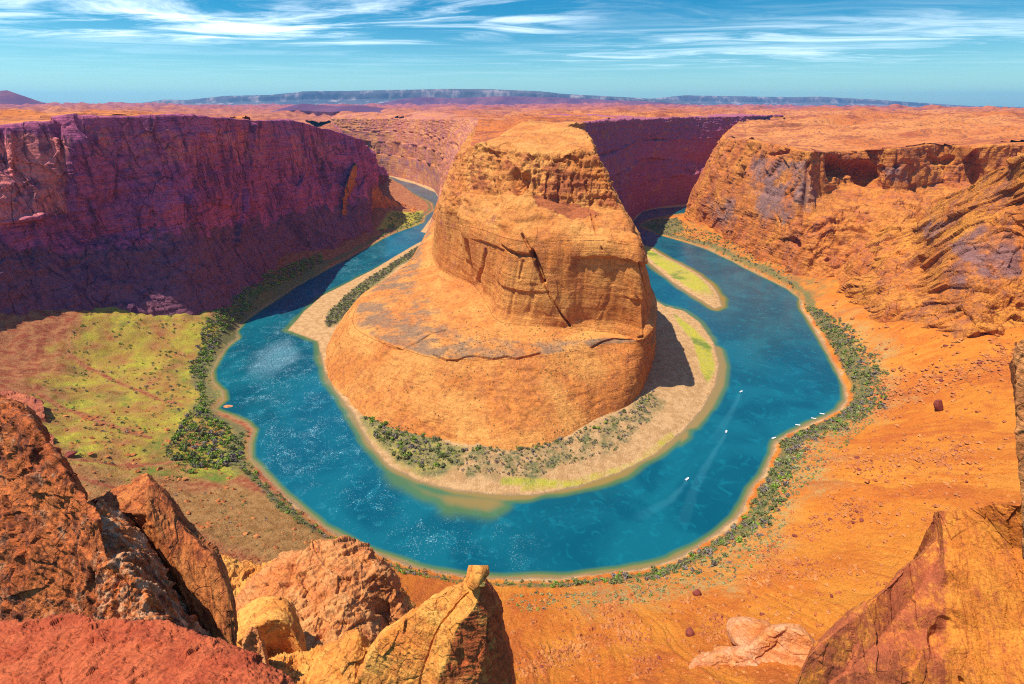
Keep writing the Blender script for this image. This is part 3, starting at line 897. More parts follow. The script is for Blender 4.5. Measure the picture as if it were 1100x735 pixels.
# ------------------------------------------------------------------ left canyon wall (its face is turned away from the sun)
rim = [(-780, 430, 282), Q(0, 134, 650), Q(100, 125, 710), Q(200, 124, 800), Q(272, 128, 1010), Q(326, 131, 1200), Q(370, 143, 1330), Q(390, 150, 1420), Q(398, 168, 1800), Q(408, 180, 2250), (-800, 2440, 225)]
mid = [(-750, 380, 190), Q(0, 232, 590), Q(100, 215, 690), Q(200, 205, 766), Q(272, 195, 975), Q(326, 190, 1160), Q(370, 185, 1290), Q(396, 185, 1390), Q(403, 182, 1780), Q(412, 184.5, 2240), (-770, 2415, 140)]
mid2 = [(-720, 350, 150), Q(0, 262, 575), Q(100, 258, 672), Q(200, 240, 748), Q(272, 235, 945), Q(326, 222, 1120), Q(370, 215, 1250), Q(398, 200, 1370), Q(405, 187, 1770), Q(414, 187, 2230), (-760, 2405, 90)]
foot = [(-690, 320, 110), P(0, 335, 84), P(100, 335, 58), P(200, 325, 46), P(272, 300, 26), P(326, 277, 12), P(372, 262, 6), P(402, 235, 22), P(406, 202, 30), P(414, 189.3, 20), (-750, 2395, 30)]
nn = nrm2(foot, -1)
skirt = np.array(foot, float); skirt[:, :2] += nn * 20; skirt[:, 2] -= 45
bk = back_rows(rim, nrm2(rim, 1), 110)
hump = None


def disp_left(G, par):
    k = .22 + .78 * sstep(par, 0.95, 1.35)
    d = (cliff_disp(G, 7, 1.25, 0.7, 1.3, 100, 2.6) + 16 * np.tanh(2.2 * fbm(G, 120, 120, 600, 2, seed=104)) + 6 * fbm(G, 190, 190, 230, 3, seed=106) * sstep(3.4 - par, 0, 1) + 9 * facet(G @ np.array([[1, 0, .25], [0, 1, .2], [0, 0, .5]]), 95, 21) * sstep(3.2 - par, 0, .7) + 4.2 * facet(G * [1, 1, .6], 36, 20) * sstep(3.6 - par, 0, .8) + 1.7 * facet(G * [1, 1, .8], 13, 22)) * k
    low = sstep(par, 2.6, 3.2)
    d = d + low * 6 * fbm(G, 120, 120, 110, 3, seed=110) * sstep(4.3 - par, 0, .6)
    return d + (1 - k) * 1.5 * fbm(G, 60, oct=4, seed=111)


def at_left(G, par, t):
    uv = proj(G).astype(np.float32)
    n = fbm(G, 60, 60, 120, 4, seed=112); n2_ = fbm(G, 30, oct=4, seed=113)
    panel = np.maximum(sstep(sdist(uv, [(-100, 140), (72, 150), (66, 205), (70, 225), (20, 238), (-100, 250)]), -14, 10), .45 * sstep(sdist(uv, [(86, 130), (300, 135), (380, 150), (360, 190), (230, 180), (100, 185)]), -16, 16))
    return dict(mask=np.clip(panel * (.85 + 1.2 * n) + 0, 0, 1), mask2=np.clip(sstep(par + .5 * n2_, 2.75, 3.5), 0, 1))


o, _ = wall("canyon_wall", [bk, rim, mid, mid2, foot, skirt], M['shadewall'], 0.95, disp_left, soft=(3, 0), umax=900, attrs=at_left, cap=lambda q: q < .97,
            pcarves=[([(271, 134), (269, 160), (263, 200), (258, 240), (255, 262)], 6, 14), ([(62, 150), (66, 180), (70, 205)], 3.5, 8), ([(10, 142), (14, 190), (20, 228)], 4, 9), ([(0, 170), (8, 210)], 2.5, 6), ([(300, 200), (315, 240), (330, 262)], 5, 11), ([(0, 240), (40, 233), (80, 224), (108, 213)], 4.5, 10), ([(130, 150), (138, 190), (146, 215)], 3, 8), ([(195, 160), (205, 200), (215, 235)], 3, 8), ([(335, 150), (345, 190), (352, 225)], 4, 9)])
tag(o, "tall purple canyon wall in shadow along the left bank", "cliff", kind="structure")

SPUR = [
    [(P(366, 262, 2)), Q(368, 235, 1215), Q(372, 200, 1245), (-410, 1300, 60)],
    [P(380, 252, 8), Q(381, 222, 1270), Q(381, 176, 1310), (-400, 1370, 60)],
    [P(394, 246, 8), Q(393, 222, 1350), Q(391, 186, 1400), (-410, 1480, 40)],
    [P(404, 240, 8), Q(403, 220, 1430), Q(402, 197, 1490), (-410, 1560, 20)],
    [P(416, 233, 8), Q(416, 222, 1500), Q(415, 211, 1550), (-400, 1640, 5)],
    [P(430, 228, 8), Q(430, 224, 1550), Q(430, 218, 1600), (-360, 1680, 0)],
    [P(446, 229, 5), Q(447, 227, 1560), Q(447, 224, 1590), (-310, 1660, -5)],
]
rows = [np.array([q[k] for q in SPUR], float) for k in range(4)]
sk = rows[0].copy(); sk[:, 2] -= 20
o, _ = wall("canyon_wall", [sk] + rows, M['nosewall'], 0.7, lambda G, p: cliff_disp(G, 7, .8, .6, 1.0, 170, 4.0) + 3.0 * facet(G, 26, 51), soft=(1, 0), umax=300)
tag(o, "broken sunlit spur stepping down to the left arm of the river", "cliff", kind="structure")

# ------------------------------------------------------------------ central butte and the neck behind it
#        foot                      bench edge           cliff foot           shoulder             dome foot            top
ST = [
    [(-900, 2580, -4), (-895, 2582, 60), (-890, 2585, 90), (-880, 2590, 140), (-875, 2600, 190), (-860, 2620, 240)],
    [P(421, 190, -2), (-525, 2400, 60), (-520, 2405, 90), (-512, 2412, 140), (-500, 2422, 190), (-480, 2440, 240)],
    [(-285, 1938, -4), (-282, 1945, 50), (-280, 1950, 90), (-276, 1960, 140), (-272, 1975, 190), (-268, 1990, 251)],
    [(-225, 1350, -4), (-205, 1350, 45), (-190, 1350, 80), (-165, 1360, 140), (-140, 1375, 200), (-100, 1400, 262)],
    [(-216, 1019, 2), (-191, 930, 34), (-149, 918, 50), (-122, 840, 145), (-105, 825, 186), (-86, 850, 229)],
    [(-245, 836, 4), (-205, 820, 38), (-122, 800, 58), (-100, 755, 155), (-85, 755, 188), (-70, 800, 240)],
    [(-260, 700, 4), P(389, 316, 44), P(486, 297, 64), (-70, 715, 160), (-60, 730, 190), (-46, 765, 249)],
    [(-243, 575, -2), P(376, 345, 46), P(511, 308, 67), Q(492, 240, 688), Q(500, 206, 720), Q(513, 153, 740)],
    [(-205, 504, -2), P(392, 360, 51), P(525, 329, 69), Q(515, 246, 630), Q(528, 208, 670), Q(538, 158, 697)],
    [(-144, 434, 2), P(433, 374, 56), P(535, 344, 69), Q(545, 256, 570), Q(548, 208, 632), Q(562, 163, 658)],
    [(-91, 407, 4), P(470, 383, 58), P(562, 349, 68), Q(575, 260, 552), Q(580, 212, 616), Q(585, 165, 646)],
    [(-26, 379, 5), P(525, 384, 59), P(600, 352, 67), Q(605, 258, 546), Q(606, 218, 610), Q(606, 166, 640)],
    [(26, 386, 5), P(590, 379, 60), P(642, 356, 66), Q(640, 258, 536), Q(635, 222, 604), Q(625, 161, 632)],
    [(85, 425, 5), P(650, 368, 61), P(672, 360, 66), Q(665, 260, 526), Q(655, 224, 598), Q(636, 164, 627)],
    [(124, 456, 5), P(686, 367, 63), P(691, 364, 67), Q(688, 264, 512), Q(668, 226, 588), Q(642, 168, 624)],
    [(152, 500, 5), (158, 512, 50), (160, 516, 80), Q(692, 268, 535), Q(668, 222, 611), Q(640, 163, 645)],
    [(188, 600, 5), (186, 605, 50), (182, 610, 84), (160, 625, 152), (124, 660, 196), (100, 690, 256)],
    [(190, 715, 5), (186, 720, 50), (180, 725, 84), (165, 733, 155), (134, 748, 204), (106, 770, 264)],
    [(140, 895, 2), (134, 897, 50), (129, 899, 84), (118, 900, 150), (106, 902, 205), (92, 905, 270)],
    [(276, 1250, -4), (272, 1250, 50), (268, 1252, 84), (262, 1255, 150), (254, 1257, 205), (246, 1260, 268)],
    [(422, 1600, -4), (418, 1600, 50), (415, 1600, 84), (410, 1601, 150), (405, 1601, 205), (400, 1602, 262)],
    [(702, 1775, -4), (700, 1782, 60), (698, 1788, 96), (692, 1838, 112), (686, 1846, 195), (680, 1870, 262)],
    [(1030, 2060, -4), (1030, 2063, 50), (1030, 2066, 84), (1030, 2070, 150), (1030, 2075, 205), (1030, 2085, 262)],
]
rows = [np.array([s[k] for s in ST], float) for k in range(6)]
cen = np.array([[-900, 2720], [-440, 2520], [-200, 2010], [-20, 1440], [-40, 920], [-30, 860], [-15, 830], [0, 800], [10, 780], [22, 760], [35, 745], [45, 740], [55, 735], [62, 735], [66, 740], [70, 750], [75, 775], [80, 830], [60, 960], [150, 1300], [330, 1660], [640, 1940], [1000, 2160]], float)
capr = np.concatenate([cen, plat(cen.astype(np.float32)[None])[0][:, None]], 1)
capr[4:18, 2] = [236, 246, 255, 257, 258, 259, 260, 261, 262, 262, 262, 263, 266, 270]
cen2 = cen.copy(); cen2[4:18] = [[20, 1000]] * 14; cen2[3] = [40, 1480]; cen2[18] = [30, 1050]; cen2[19] = [60, 1380]; cen2[20] = [200, 1750]; cen2[21] = [560, 2040]; cen2[2] = [-110, 2040]; cen2[1] = [-380, 2620]; cen2[0] = [-860, 2800]; cen2[22] = [980, 2260]
capr2 = np.concatenate([cen2, plat(cen2.astype(np.float32)[None])[0][:, None] + 1], 1)
capr2[4:19, 2] = 270
sk = rows[0].copy(); sk[:, 2] = -14
rows = [sk] + rows + [capr, capr2]      # par: 0-1 skirt, 1-2 apron, 2-3 bench, 3-4 lower cliff, 4-5 shoulder, 5-6 dome, 6-8 top


def disp_butte(G, par):
    bench = sstep(par, 1.9, 2.05) * sstep(3.05 - par, 0, .15)
    top = sstep(par, 5.95, 6.15)
    apron = sstep(2.05 - par, 0, .15)
    shoulder = sstep(par, 3.95, 4.1) * sstep(5.02 - par, 0, .12)
    dome = sstep(par, 4.95, 5.1) * sstep(6.2 - par, 0, .2)
    cliff = np.clip(1 - bench - top - apron - shoulder - dome, 0, 1)
    zw = G[..., 2] + 6 * fbm(G, 70, oct=3, seed=121)
    thin = np.tanh(3 * perlin(G[..., 0] / 90, G[..., 1] / 90, zw / 7.0)) * sstep(fbm(G, 60, oct=2, seed=119), -.25, .35)
    neck = sstep(G[..., 1], 900, 1100)
    d = cliff * (cliff_disp(G, 7.0, 1.0, 0.15 + 1.1 * neck * (G[..., 0] > 40), 0.30 + .8 * neck, 120, 1.6 + 4 * neck) + 6 * neck * facet(G * [1, 1, .4], 60, 27) + 9 * neck * np.tanh(2.5 * fbm(G, 110, 110, 500, 2, seed=117)) + .22 * thin + .5 * facet(G * [1, 1, .6], 16, 3))
    d = d + apron * (3.2 * fbm(G, 62, oct=3, seed=122) + .55 * fbm(G, 12, oct=4, seed=123) + .22 * thin + .35 * facet(G * [1, 1, 1.6], 12, 5) - 2.4 * np.maximum(0, fbm(G, 46, 46, 400, 2, seed=124, ridged=True) - .72) * 3)
    d = d + bench * (1.2 * fbm(G, 70, oct=5, seed=125) + .35 * fbm(G, 9, oct=3, seed=126) + .4 * np.tanh(6 * fbm(G, 50, oct=3, seed=118)))
    d = d + shoulder * (4.6 * fbm(G, 44, oct=4, seed=127) + 1.2 * fbm(G, 10, oct=4, seed=128) + 1.0 * facet(G, 14, 7) + .9 * np.tanh(4 * fbm(G, 60, 60, 12, 2, seed=129)))
    f1, f2 = WB
    d = d + dome * (cliff_disp(G, 6.5, 0.7, 0.7, 0.8, 130, 2.5) + 6.5 * (0.45 - f1) * sstep(f2 - f1, 0, .3) + 1.2 * facet(G, 6, 11))
    d = d + top * (1.8 * fbm(G, 45, oct=5, seed=133) + 1.5 * np.tanh(5 * fbm(G, 70, oct=3, seed=134)) + .8 * facet(G, 14, 13))
    # bench edge lip: a broken dark step
    return d


G, par, t = loft(rows, 0.85, umax=1000, vmax=200)
par = np.repeat(par[:, None], G.shape[1], 1)
Gs = soften(G, 13, 3); wS = np.maximum(sstep(.32 - np.abs(par - 4), 0, .3), .8 * sstep(.22 - np.abs(par - 2), 0, .2))[..., None]
G = soften(G, 2, 0) * (1 - wS) + Gs * wS
N = outward(G)
WB = (np.full(G.shape[:2], 0.5, np.float32), np.full(G.shape[:2], 1.0, np.float32))
dm = (par[:, 0] > 4.8) & (par[:, 0] < 6.4)
sc = G[dm] * [1, 1, .75]
WB[0][dm], WB[1][dm] = worley((sc + 4 * np.stack([fbm(sc, 20, oct=2, seed=5)] * 3, -1)).astype(np.float32), 13.0)
D = disp_butte(G, par)
front = sstep(G[..., 1], 900, 760)
und = par + .05 * fbm(G, 45, oct=3, seed=145) + .02 * fbm(G, 10, oct=2, seed=146)
low_ = sstep(par, 3.0, 3.12) * front
D = D + front * (7.0 * fbm(G, 95, 95, 130, 2, seed=147)) * sstep(par, 3.0, 3.3) * sstep(5.2 - par, 0, .3)
D = D - 4.5 * low_ * sstep(3.83 - und, 0, .02) * sstep(G[..., 0], 62, 80) - 2.2 * low_ * sstep(3.42 - und, 0, .02) * sstep(fbm(G, 80, oct=2, seed=148), -.15, .1)
D = D - 3.0 * low_ * sstep(3.86 - und, 0, .02) * sstep(30 - G[..., 0], 0, 20) * sstep(G[..., 0], -60, -35)
D = D + 2.0 * front * sstep(par, 4, 4.3) * sstep(5.0 - par, 0, .3) * np.tanh(6 * (fbm(G, 40, 40, 20, 3, seed=149)))
for pts_, w_, dp_ in [
        ([(561, 250), (566, 262), (572, 275)], 1.6, 6), ([(570, 270), (578, 290), (584, 304)], 3.0, 12), ([(584, 304), (592, 322), (601, 338), (611, 351)], 1.3, 7),
        ([(688, 284), (694, 302), (699, 318), (702, 330)], 1.5, 6),  ([(536, 264), (545, 270), (557, 276), (570, 275)], 2.0, 4), ([(634, 230), (640, 250), (646, 268)], .9, 3),
        ([(500, 262), (503, 278), (507, 296)], 6, 9), ([(518, 270), (515, 290), (512, 303)], 4, 6), ([(560, 282), (556, 300)], 2, 2),
        ([(550, 188), (556, 200), (562, 192)], 9, 12), ([(533, 172), (534, 186), (535, 204)], 2.5, 8), ([(518, 168), (523, 160), (532, 168)], 2.5, 5),
        ([(508, 154), (516, 150), (524, 153)], 3, 5), ([(530, 156), (545, 152), (552, 156)], 3, 6), ([(572, 166), (580, 163), (588, 168)], 4, 6), ([(596, 170), (610, 166), (618, 172)], 3, 6),
        ([(575, 182), (574, 208)], 2, 3), ([(588, 185), (586, 212)], 2, 3), ([(600, 190), (600, 216)], 2, 3), ([(613, 190), (616, 214)], 2, 3), ([(628, 195), (634, 216)], 2, 3),
        ([(404, 360), (415, 371), (433, 374), (448, 367), (462, 358), (480, 352)], 1.1, 3.5), ([(466, 379), (478, 385), (490, 386), (500, 382), (508, 381), (530, 384), (545, 381), (555, 384), (580, 378)], 1.3, 4),
        ([(636, 372), (648, 366), (660, 362), (675, 363), (692, 363)], 1.1, 4)]:
    D = carve(G, D, snap(G, pts_), w_, dp_)
G2 = G + N * D[..., None]
n40 = fbm(G2, 38, oct=4, seed=140)
if True: dome_m = sstep(par, 4.95, 5.1) * sstep(6.1 - par, 0, .15)
bench = sstep(par, 1.97, 2.06) * sstep(2.72 - par, -.1, .3)
uv = proj(G2)
greyz = sstep(sdist(uv.astype(np.float32), [(385, 335), (420, 300), (465, 285), (500, 310), (505, 335), (470, 352), (440, 372), (400, 365)]), -10, 14) * 0
mask = bench * (0.50 + 1.2 * n40)
mask2 = np.zeros_like(mask)
yy = G2[..., 1]
uvB = proj(G2).astype(np.float32)
n22 = fbm(G2, 22, oct=4, seed=141)
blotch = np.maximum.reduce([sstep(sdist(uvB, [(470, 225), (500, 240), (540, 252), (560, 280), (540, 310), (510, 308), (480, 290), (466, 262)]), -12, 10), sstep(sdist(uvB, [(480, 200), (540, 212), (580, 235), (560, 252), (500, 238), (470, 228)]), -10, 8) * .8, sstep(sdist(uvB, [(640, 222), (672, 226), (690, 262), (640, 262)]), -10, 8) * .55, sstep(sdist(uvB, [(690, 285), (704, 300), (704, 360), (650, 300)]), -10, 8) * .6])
mask3 = np.clip(blotch * .6 * (.30 + 1.1 * n22) * (par > 3.02) * (yy < 1000) + np.maximum(sstep(yy, 980, 1250) * np.where(G2[..., 0] > 40, 1, .58), sstep(G2[..., 0], 105, 150) * sstep(yy, 690, 780)) * (.8 + .5 * n40), 0, 1)  # behind the butte the neck wall's purple shade is painted in
tal = np.array([(10, 640), (30, 600), (70, 580), (100, 578), (95, 600), (60, 628)], np.float32)
mask2 = sstep(sdist(G2[..., :2].astype(np.float32), tal) + 14 * n40, -8, 8) * sstep(par, 4.05, 4.3) * sstep(5.1 - par, 0, .1)
mask2 = np.maximum(mask2, dome_m * np.clip(.40 + .8 * n40, 0, 1) * (yy < 950))
bt = bpy.data.objects.new("butte", None); C.objects.link(bt); bt.location = (40, 560, 0)
tag(bt, "great domed orange butte standing inside the river bend", "butte")
pv = par[:, 0]


def sub(name, lo, hi):
    i0 = max(0, int(np.searchsorted(pv, lo)) - 1); i1 = min(len(pv), int(np.searchsorted(pv, hi)) + 1)
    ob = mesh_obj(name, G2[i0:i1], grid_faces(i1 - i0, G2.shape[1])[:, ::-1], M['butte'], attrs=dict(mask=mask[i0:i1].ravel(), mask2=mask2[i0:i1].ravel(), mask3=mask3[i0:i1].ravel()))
    ob.parent = bt; ob.matrix_parent_inverse = bt.matrix_basis.inverted() if False else ob.matrix_parent_inverse
    ob.location = (-40, -560, 0)
    return ob


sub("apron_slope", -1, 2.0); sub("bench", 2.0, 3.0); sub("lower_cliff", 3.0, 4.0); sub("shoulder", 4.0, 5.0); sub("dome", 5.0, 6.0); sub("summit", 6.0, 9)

# ------------------------------------------------------------------ right canyon wall: nose and alcove
RW = [  # foot, terrace edge, terrace back, rim
    [(1040, 2065, -5), (1040, 2060, 120), (1040, 2056, 150), (1040, 2046, 257)],
    [(800, 2000, -5), (815, 2000, 110), (822, 2000, 150), (850, 2000, 250)],
    [(508, 1500, 0), (525, 1490, 95), (535, 1480, 130), Q(775, 148, 1440)],
    [P(765, 250, 12), (506, 1230, 95), (515, 1235, 130), Q(800, 150, 1250)],
    [P(800, 268, 18), (512, 1060, 90), (522, 1080, 130), Q(835, 155, 1120)],
    [P(845, 288, 22), (535, 930, 100), (540, 960, 135), Q(866, 162, 1000)],
    [P(880, 296, 28), (568, 915, 112), (590, 985, 140), Q(880, 163, 1010)],
    [P(905, 297, 34), Q(900, 225, 940), Q(905, 198, 1043), Q(905, 163, 1062)],
    [P(935, 315, 45), Q(930, 220, 945), Q(935, 197, 1040), Q(935, 162, 1058)],
    [P(960, 330, 60), Q(960, 215, 940), Q(955, 205, 985), Q(955, 160, 1005)],
    [P(985, 335, 60), Q(985, 212, 950), Q(985, 203, 985), Q(985, 157, 1010)],
    [P(1020, 345, 72), Q(1015, 208, 970), Q(1010, 196, 1015), Q(1010, 155, 1050)],
    [P(1060, 345, 80), Q(1050, 205, 960), Q(1045, 195, 1005), Q(1040, 157, 1020)],
    [P(1100, 345, 82), Q(1100, 200, 950), Q(1095, 190, 985), Q(1095, 155, 1000)],
    [(760, 620, 90), (1150, 900, 150), (1150, 930, 165), (1160, 950, 246)],
    [(900, 500, 120), (1500, 760, 160), (1500, 800, 170), (1520, 820, 262)],
]
rows = [np.array([s[k] for s in RW], float) for k in range(4)]
nb = nrm2(rows[3], 1)
bk = back_rows(rows[3], nb * 0 + np.array([[0.3, 1.0], [0.5, .8], [1, .3], [1, .2], [1, .3], [.9, .5], [.3, 1], [0, 1], [0, 1], [0, 1], [0, 1], [0, 1], [0, 1], [0, 1], [0, 1], [0, 1]]), 110)
sk = rows[0].copy(); sk[:, 2] -= 30; sk[:, 0] -= 12


def disp_right(G, par):
    top = sstep(par, 3.95, 4.12)
    ter = sstep(par, 1.95, 2.05) * sstep(3.05 - par, 0, .1)
    d = cliff_disp(G, 10, 1.0, 0.45, 0.9, 150, 5.0) + 5.0 * facet(G * [1, 1, .6], 52, 26) + 2.4 * facet(G * [1, 1, .6], 22, 23) + .9 * facet(G * [1, 1, .8], 9, 24)
    d = d + 5 * np.maximum(0, fbm(G, 45, 45, 30, 3, seed=151)) * sstep(2.1 - par, 0, .2)
    return d * (1 - top) * (1 - .5 * ter) + top * (1.8 * fbm(G, 50, oct=5, seed=152) + 1.4 * np.tanh(5 * fbm(G, 80, oct=3, seed=153)))


def at_right(G, par, t):
    n = fbm(G, 55, oct=3, seed=155)
    uv = proj(G).astype(np.float32)
    var = np.maximum.reduce([sstep(sdist(uv, [(808, 165), (868, 172), (882, 215), (862, 240), (820, 245), (800, 210)]), -10, 12), .8 * sstep(sdist(uv, [(758, 215), (790, 210), (795, 240), (765, 245)]), -10, 8), .8 * sstep(sdist(uv, [(940, 178), (968, 172), (985, 200), (960, 205)]), -8, 8)])
    return dict(mask=np.clip(var * (.62 + 1.0 * n) * (par > 1), 0, 1))


alc = ([Q(885, 190, 1030), Q(890, 178, 1035), Q(925, 180, 1050), Q(928, 190, 1045)], 17, 40)
o, _ = wall("canyon_wall", [sk] + rows + [bk], M['nosewall'], 0.9, disp_right, umax=900, soft=(2, 0), attrs=at_right, cap=lambda q: q > 4.12,
            carves=[alc, ([Q(1040, 160, 1020), Q(1052, 190, 1000)], 12, 26), ([Q(1000, 168, 1020), Q(1018, 172, 1030)], 10, 18)],
            pcarves=[([(797, 176), (793, 200), (787, 225), (784, 244)], 5, 15), ([(762, 195), (756, 215)], 4, 9), ([(868, 178), (864, 205), (858, 232)], 6, 13), ([(812, 164), (828, 166), (846, 162)], 4, 9), ([(898, 248), (912, 242), (930, 247)], 6, 12), ([(848, 258), (856, 263)], 7, 11), ([(878, 284), (890, 277)], 5, 9), ([(944, 180), (965, 178)], 5, 10), ([(985, 200), (1003, 214), (1016, 208)], 7, 12), ([(820, 205), (835, 235), (842, 262)], 2.5, 7), ([(775, 170), (772, 190)], 3, 8)], flip=False)
tag(o, "sunlit orange canyon wall with a dark alcove beyond the right bank", "cliff", kind="structure")

# cross-bedded buttress nearer on the right
BR = [  # foot, half, crest, behind
    [P(885, 285, 24), P(893, 287, 30), Q(902, 288, 880), (640, 930, 40)],
    [P(903, 300, 32), Q(912, 287, 840), Q(922, 270, 860), (680, 930, 60)],
    [P(940, 325, 50), Q(948, 288, 735), Q(955, 244, 830), (720, 900, 80)],
    [P(985, 338, 64), Q(985, 288, 690), Q(985, 234, 790), (740, 860, 110)],
    [P(1020, 350, 74), Q(1016, 285, 615), Q(1012, 212, 745), (740, 800, 130)],
    [P(1048, 356, 78), Q(1048, 275, 585), Q(1050, 190, 690), (720, 740, 150)],
    [P(1085, 352, 82), Q(1085, 270, 572), Q(1076, 177, 650), (700, 690, 170)],
    [P(1120, 352, 86), Q(1120, 265, 560), Q(1110, 164, 600), (700, 640, 180)],
    [P(1200, 380, 95), (610, 470, 170), (610, 520, 262), (700, 560, 200)],
    [(430, 330, 115), (500, 365, 190), (560, 400, 275), (680, 430, 200)],
]
rows = [np.array([s[k] for s in BR], float) for k in range(4)]
sk = rows[0].copy(); sk[:, 2] -= 35; sk[:, :2] -= [[15, 10]]
ax = np.array([-.10, -.80, .58]); ax /= np.linalg.norm(ax)
b1 = np.cross(ax, [0, 0, 1]); b1 /= np.linalg.norm(b1); b2 = np.cross(ax, b1)


def disp_x(G, par):
    w = G + 7 * np.stack([fbm(G, 60, oct=2, seed=161)] * 3, -1)
    q = np.stack([w @ ax / 100, w @ b1 / 24, w @ b2 / 24], -1)
    r = fbm(q, 1, oct=4, seed=160)
    lay = np.tanh(3.5 * fbm(q * [1, .6, .6], 1, oct=2, seed=163))
    q2 = np.stack([w @ ax / 5, w @ b1, w @ b2], -1)
    d = 2.5 * r + 2.2 * lay + 6.0 * facet(q2, 21, 25) + 2.2 * facet(q2, 8, 28) + .8 * fbm(G, 9, oct=4, seed=162)
    return d


def at_x(G, par, t):
    uv = proj(G).astype(np.float32)
    var = np.maximum.reduce([sstep(sdist(uv, [(1015, 262), (1050, 235), (1098, 255), (1098, 305), (1050, 300)]), -8, 10), .9 * sstep(sdist(uv, [(985, 245), (1030, 215), (1040, 228), (1000, 262)]), -8, 8), .8 * sstep(sdist(uv, [(1010, 290), (1035, 275), (1040, 310), (1015, 325)]), -8, 8)])
    return dict(mask=np.clip(var * (.60 + 1.1 * fbm(G, 40, oct=4, seed=165)), 0, 1))


o, _ = wall("canyon_wall", [sk] + rows, M['crossbed'], 0.85, disp_x, umax=700, soft=(3, 1), flip=False, attrs=at_x)
tag(o, "steep rock buttress with slanting ridges above the right slope", "cliff", kind="structure")

# ------------------------------------------------------------------ far mesas
m, g = new_mat("far_mesa_rock")
geo = g.n('ShaderNodeNewGeometry'); pos = geo.outputs['Position']
n1 = g.noise(pos, 0.0006, 6, 0.6); n2 = g.noise(g.vmul(pos, (1, 1, .3)), 0.004, 5, 0.6)
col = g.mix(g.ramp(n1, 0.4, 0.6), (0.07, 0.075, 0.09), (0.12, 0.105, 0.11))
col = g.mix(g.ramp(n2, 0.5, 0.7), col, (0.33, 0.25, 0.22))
M['mesa'] = finish(m, g, col, 0.95, n2, 0.5, 40, 0.05)
m, g = new_mat("far_dark_rock")
geo = g.n('ShaderNodeNewGeometry'); pos = geo.outputs['Position']
n1 = g.noise(pos, 0.003, 6, 0.65)
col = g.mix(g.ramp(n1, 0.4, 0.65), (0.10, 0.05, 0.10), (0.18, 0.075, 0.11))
M['darkhill'] = finish(m, g, col, 0.95, n1, 0.5, 20, 0.05)


def mesa(name, sky_px, Y, base_z, mat, label, cat, depth=1500, drop=0.55, rough=60, seed=200, kind="structure"):
    crest = np.array([Q(u, v, Y) for u, v in sky_px])
    back = crest.copy(); back[:, 1] += depth; back[:, 0] *= (1 + depth / Y); back[:, 2] -= 10
    back2 = back.copy(); back2[:, 1] += depth * .6; back2[:, 2] = base_z - 100
    cf = crest.copy(); cf[:, 2] = base_z + (crest[:, 2] - base_z) * (1 - drop); cf[:, 1] -= 120
    ft = crest.copy(); ft[:, 2] = base_z - 60; ft[:, 1] -= depth * .45
    G, par, t = loft([back2, back, crest, cf, ft], 0.8, lin=True, umax=900, vmax=40)
    d = rough * (fbm(G, rough * 14, rough * 14, rough * 20, 4, seed=seed, ridged=True) * .8 + .6 * fbm(G, rough * 5, rough * 5, rough * 9, 3, seed=seed + 1))
    k = sstep(np.repeat(par[:, None], G.shape[1], 1), 1.9, 2.4)
    G[..., 1] -= d * (.15 + k)
    G[..., 2] += rough * .10 * fbm(G, rough * 8, oct=3, seed=seed + 2)
    o = mesh_obj(name, G, grid_faces(*G.shape[:2])[:, ::-1], mat)
    tag(o, label, cat, kind=kind)


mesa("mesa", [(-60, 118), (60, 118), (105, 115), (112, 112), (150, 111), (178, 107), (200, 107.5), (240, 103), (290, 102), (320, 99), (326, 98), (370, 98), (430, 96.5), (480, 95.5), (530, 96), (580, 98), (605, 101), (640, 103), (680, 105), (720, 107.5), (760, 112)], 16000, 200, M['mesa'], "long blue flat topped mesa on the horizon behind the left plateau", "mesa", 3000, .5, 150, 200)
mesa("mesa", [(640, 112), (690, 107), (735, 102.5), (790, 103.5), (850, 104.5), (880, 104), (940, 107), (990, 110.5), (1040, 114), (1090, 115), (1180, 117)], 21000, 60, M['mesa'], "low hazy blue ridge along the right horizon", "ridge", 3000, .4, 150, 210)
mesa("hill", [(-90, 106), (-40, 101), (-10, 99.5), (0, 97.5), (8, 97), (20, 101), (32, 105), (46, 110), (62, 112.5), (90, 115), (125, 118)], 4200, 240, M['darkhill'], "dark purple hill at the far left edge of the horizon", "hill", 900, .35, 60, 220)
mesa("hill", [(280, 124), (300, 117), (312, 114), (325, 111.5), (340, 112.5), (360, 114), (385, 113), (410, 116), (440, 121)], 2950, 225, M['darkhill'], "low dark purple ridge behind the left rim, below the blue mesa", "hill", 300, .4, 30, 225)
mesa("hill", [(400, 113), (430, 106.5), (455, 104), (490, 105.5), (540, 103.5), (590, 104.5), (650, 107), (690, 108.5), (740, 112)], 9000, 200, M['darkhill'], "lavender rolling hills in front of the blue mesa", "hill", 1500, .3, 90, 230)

# ------------------------------------------------------------------ foreground crags (each its own thing)
def L(*pts):
    return [Q(*p) for p in pts]


def off(row, dx, dy, dz):
    return [(p[0] * (p[1] + dy) / p[1] + dx * .2, p[1] + dy, p[2] + dz) for p in row]


def crag(name, rows, mat, label, cat, disp, soft=(1, 0), step=0.85, attrs=None, lin=True, parent=None, flip=False, carves=(), kb=4):
    G, par, t = loft(rows, step, lin=lin, umax=420, vmax=260)
    G = soften(G, *soft)
    N = outward(G, kb=kb)
    mid = G.reshape(-1, 3).mean(0)
    if ((N.reshape(-1, 3) * (np.array([0, 0, H]) - mid)).sum(1)).mean() < 0:
        N = -N
    D = disp(G)
    for c in carves: D = carve(G, D, *c)
    G2 = G + N * D[..., None]
    at = {k: v.ravel() for k, v in attrs(G2).items()} if attrs else None
    o = mesh_obj(name, G2, grid_faces(*G.shape[:2]), mat, parent, attrs=at, recentre=parent is None)
    if parent is None: tag(o, label, cat)
    return o


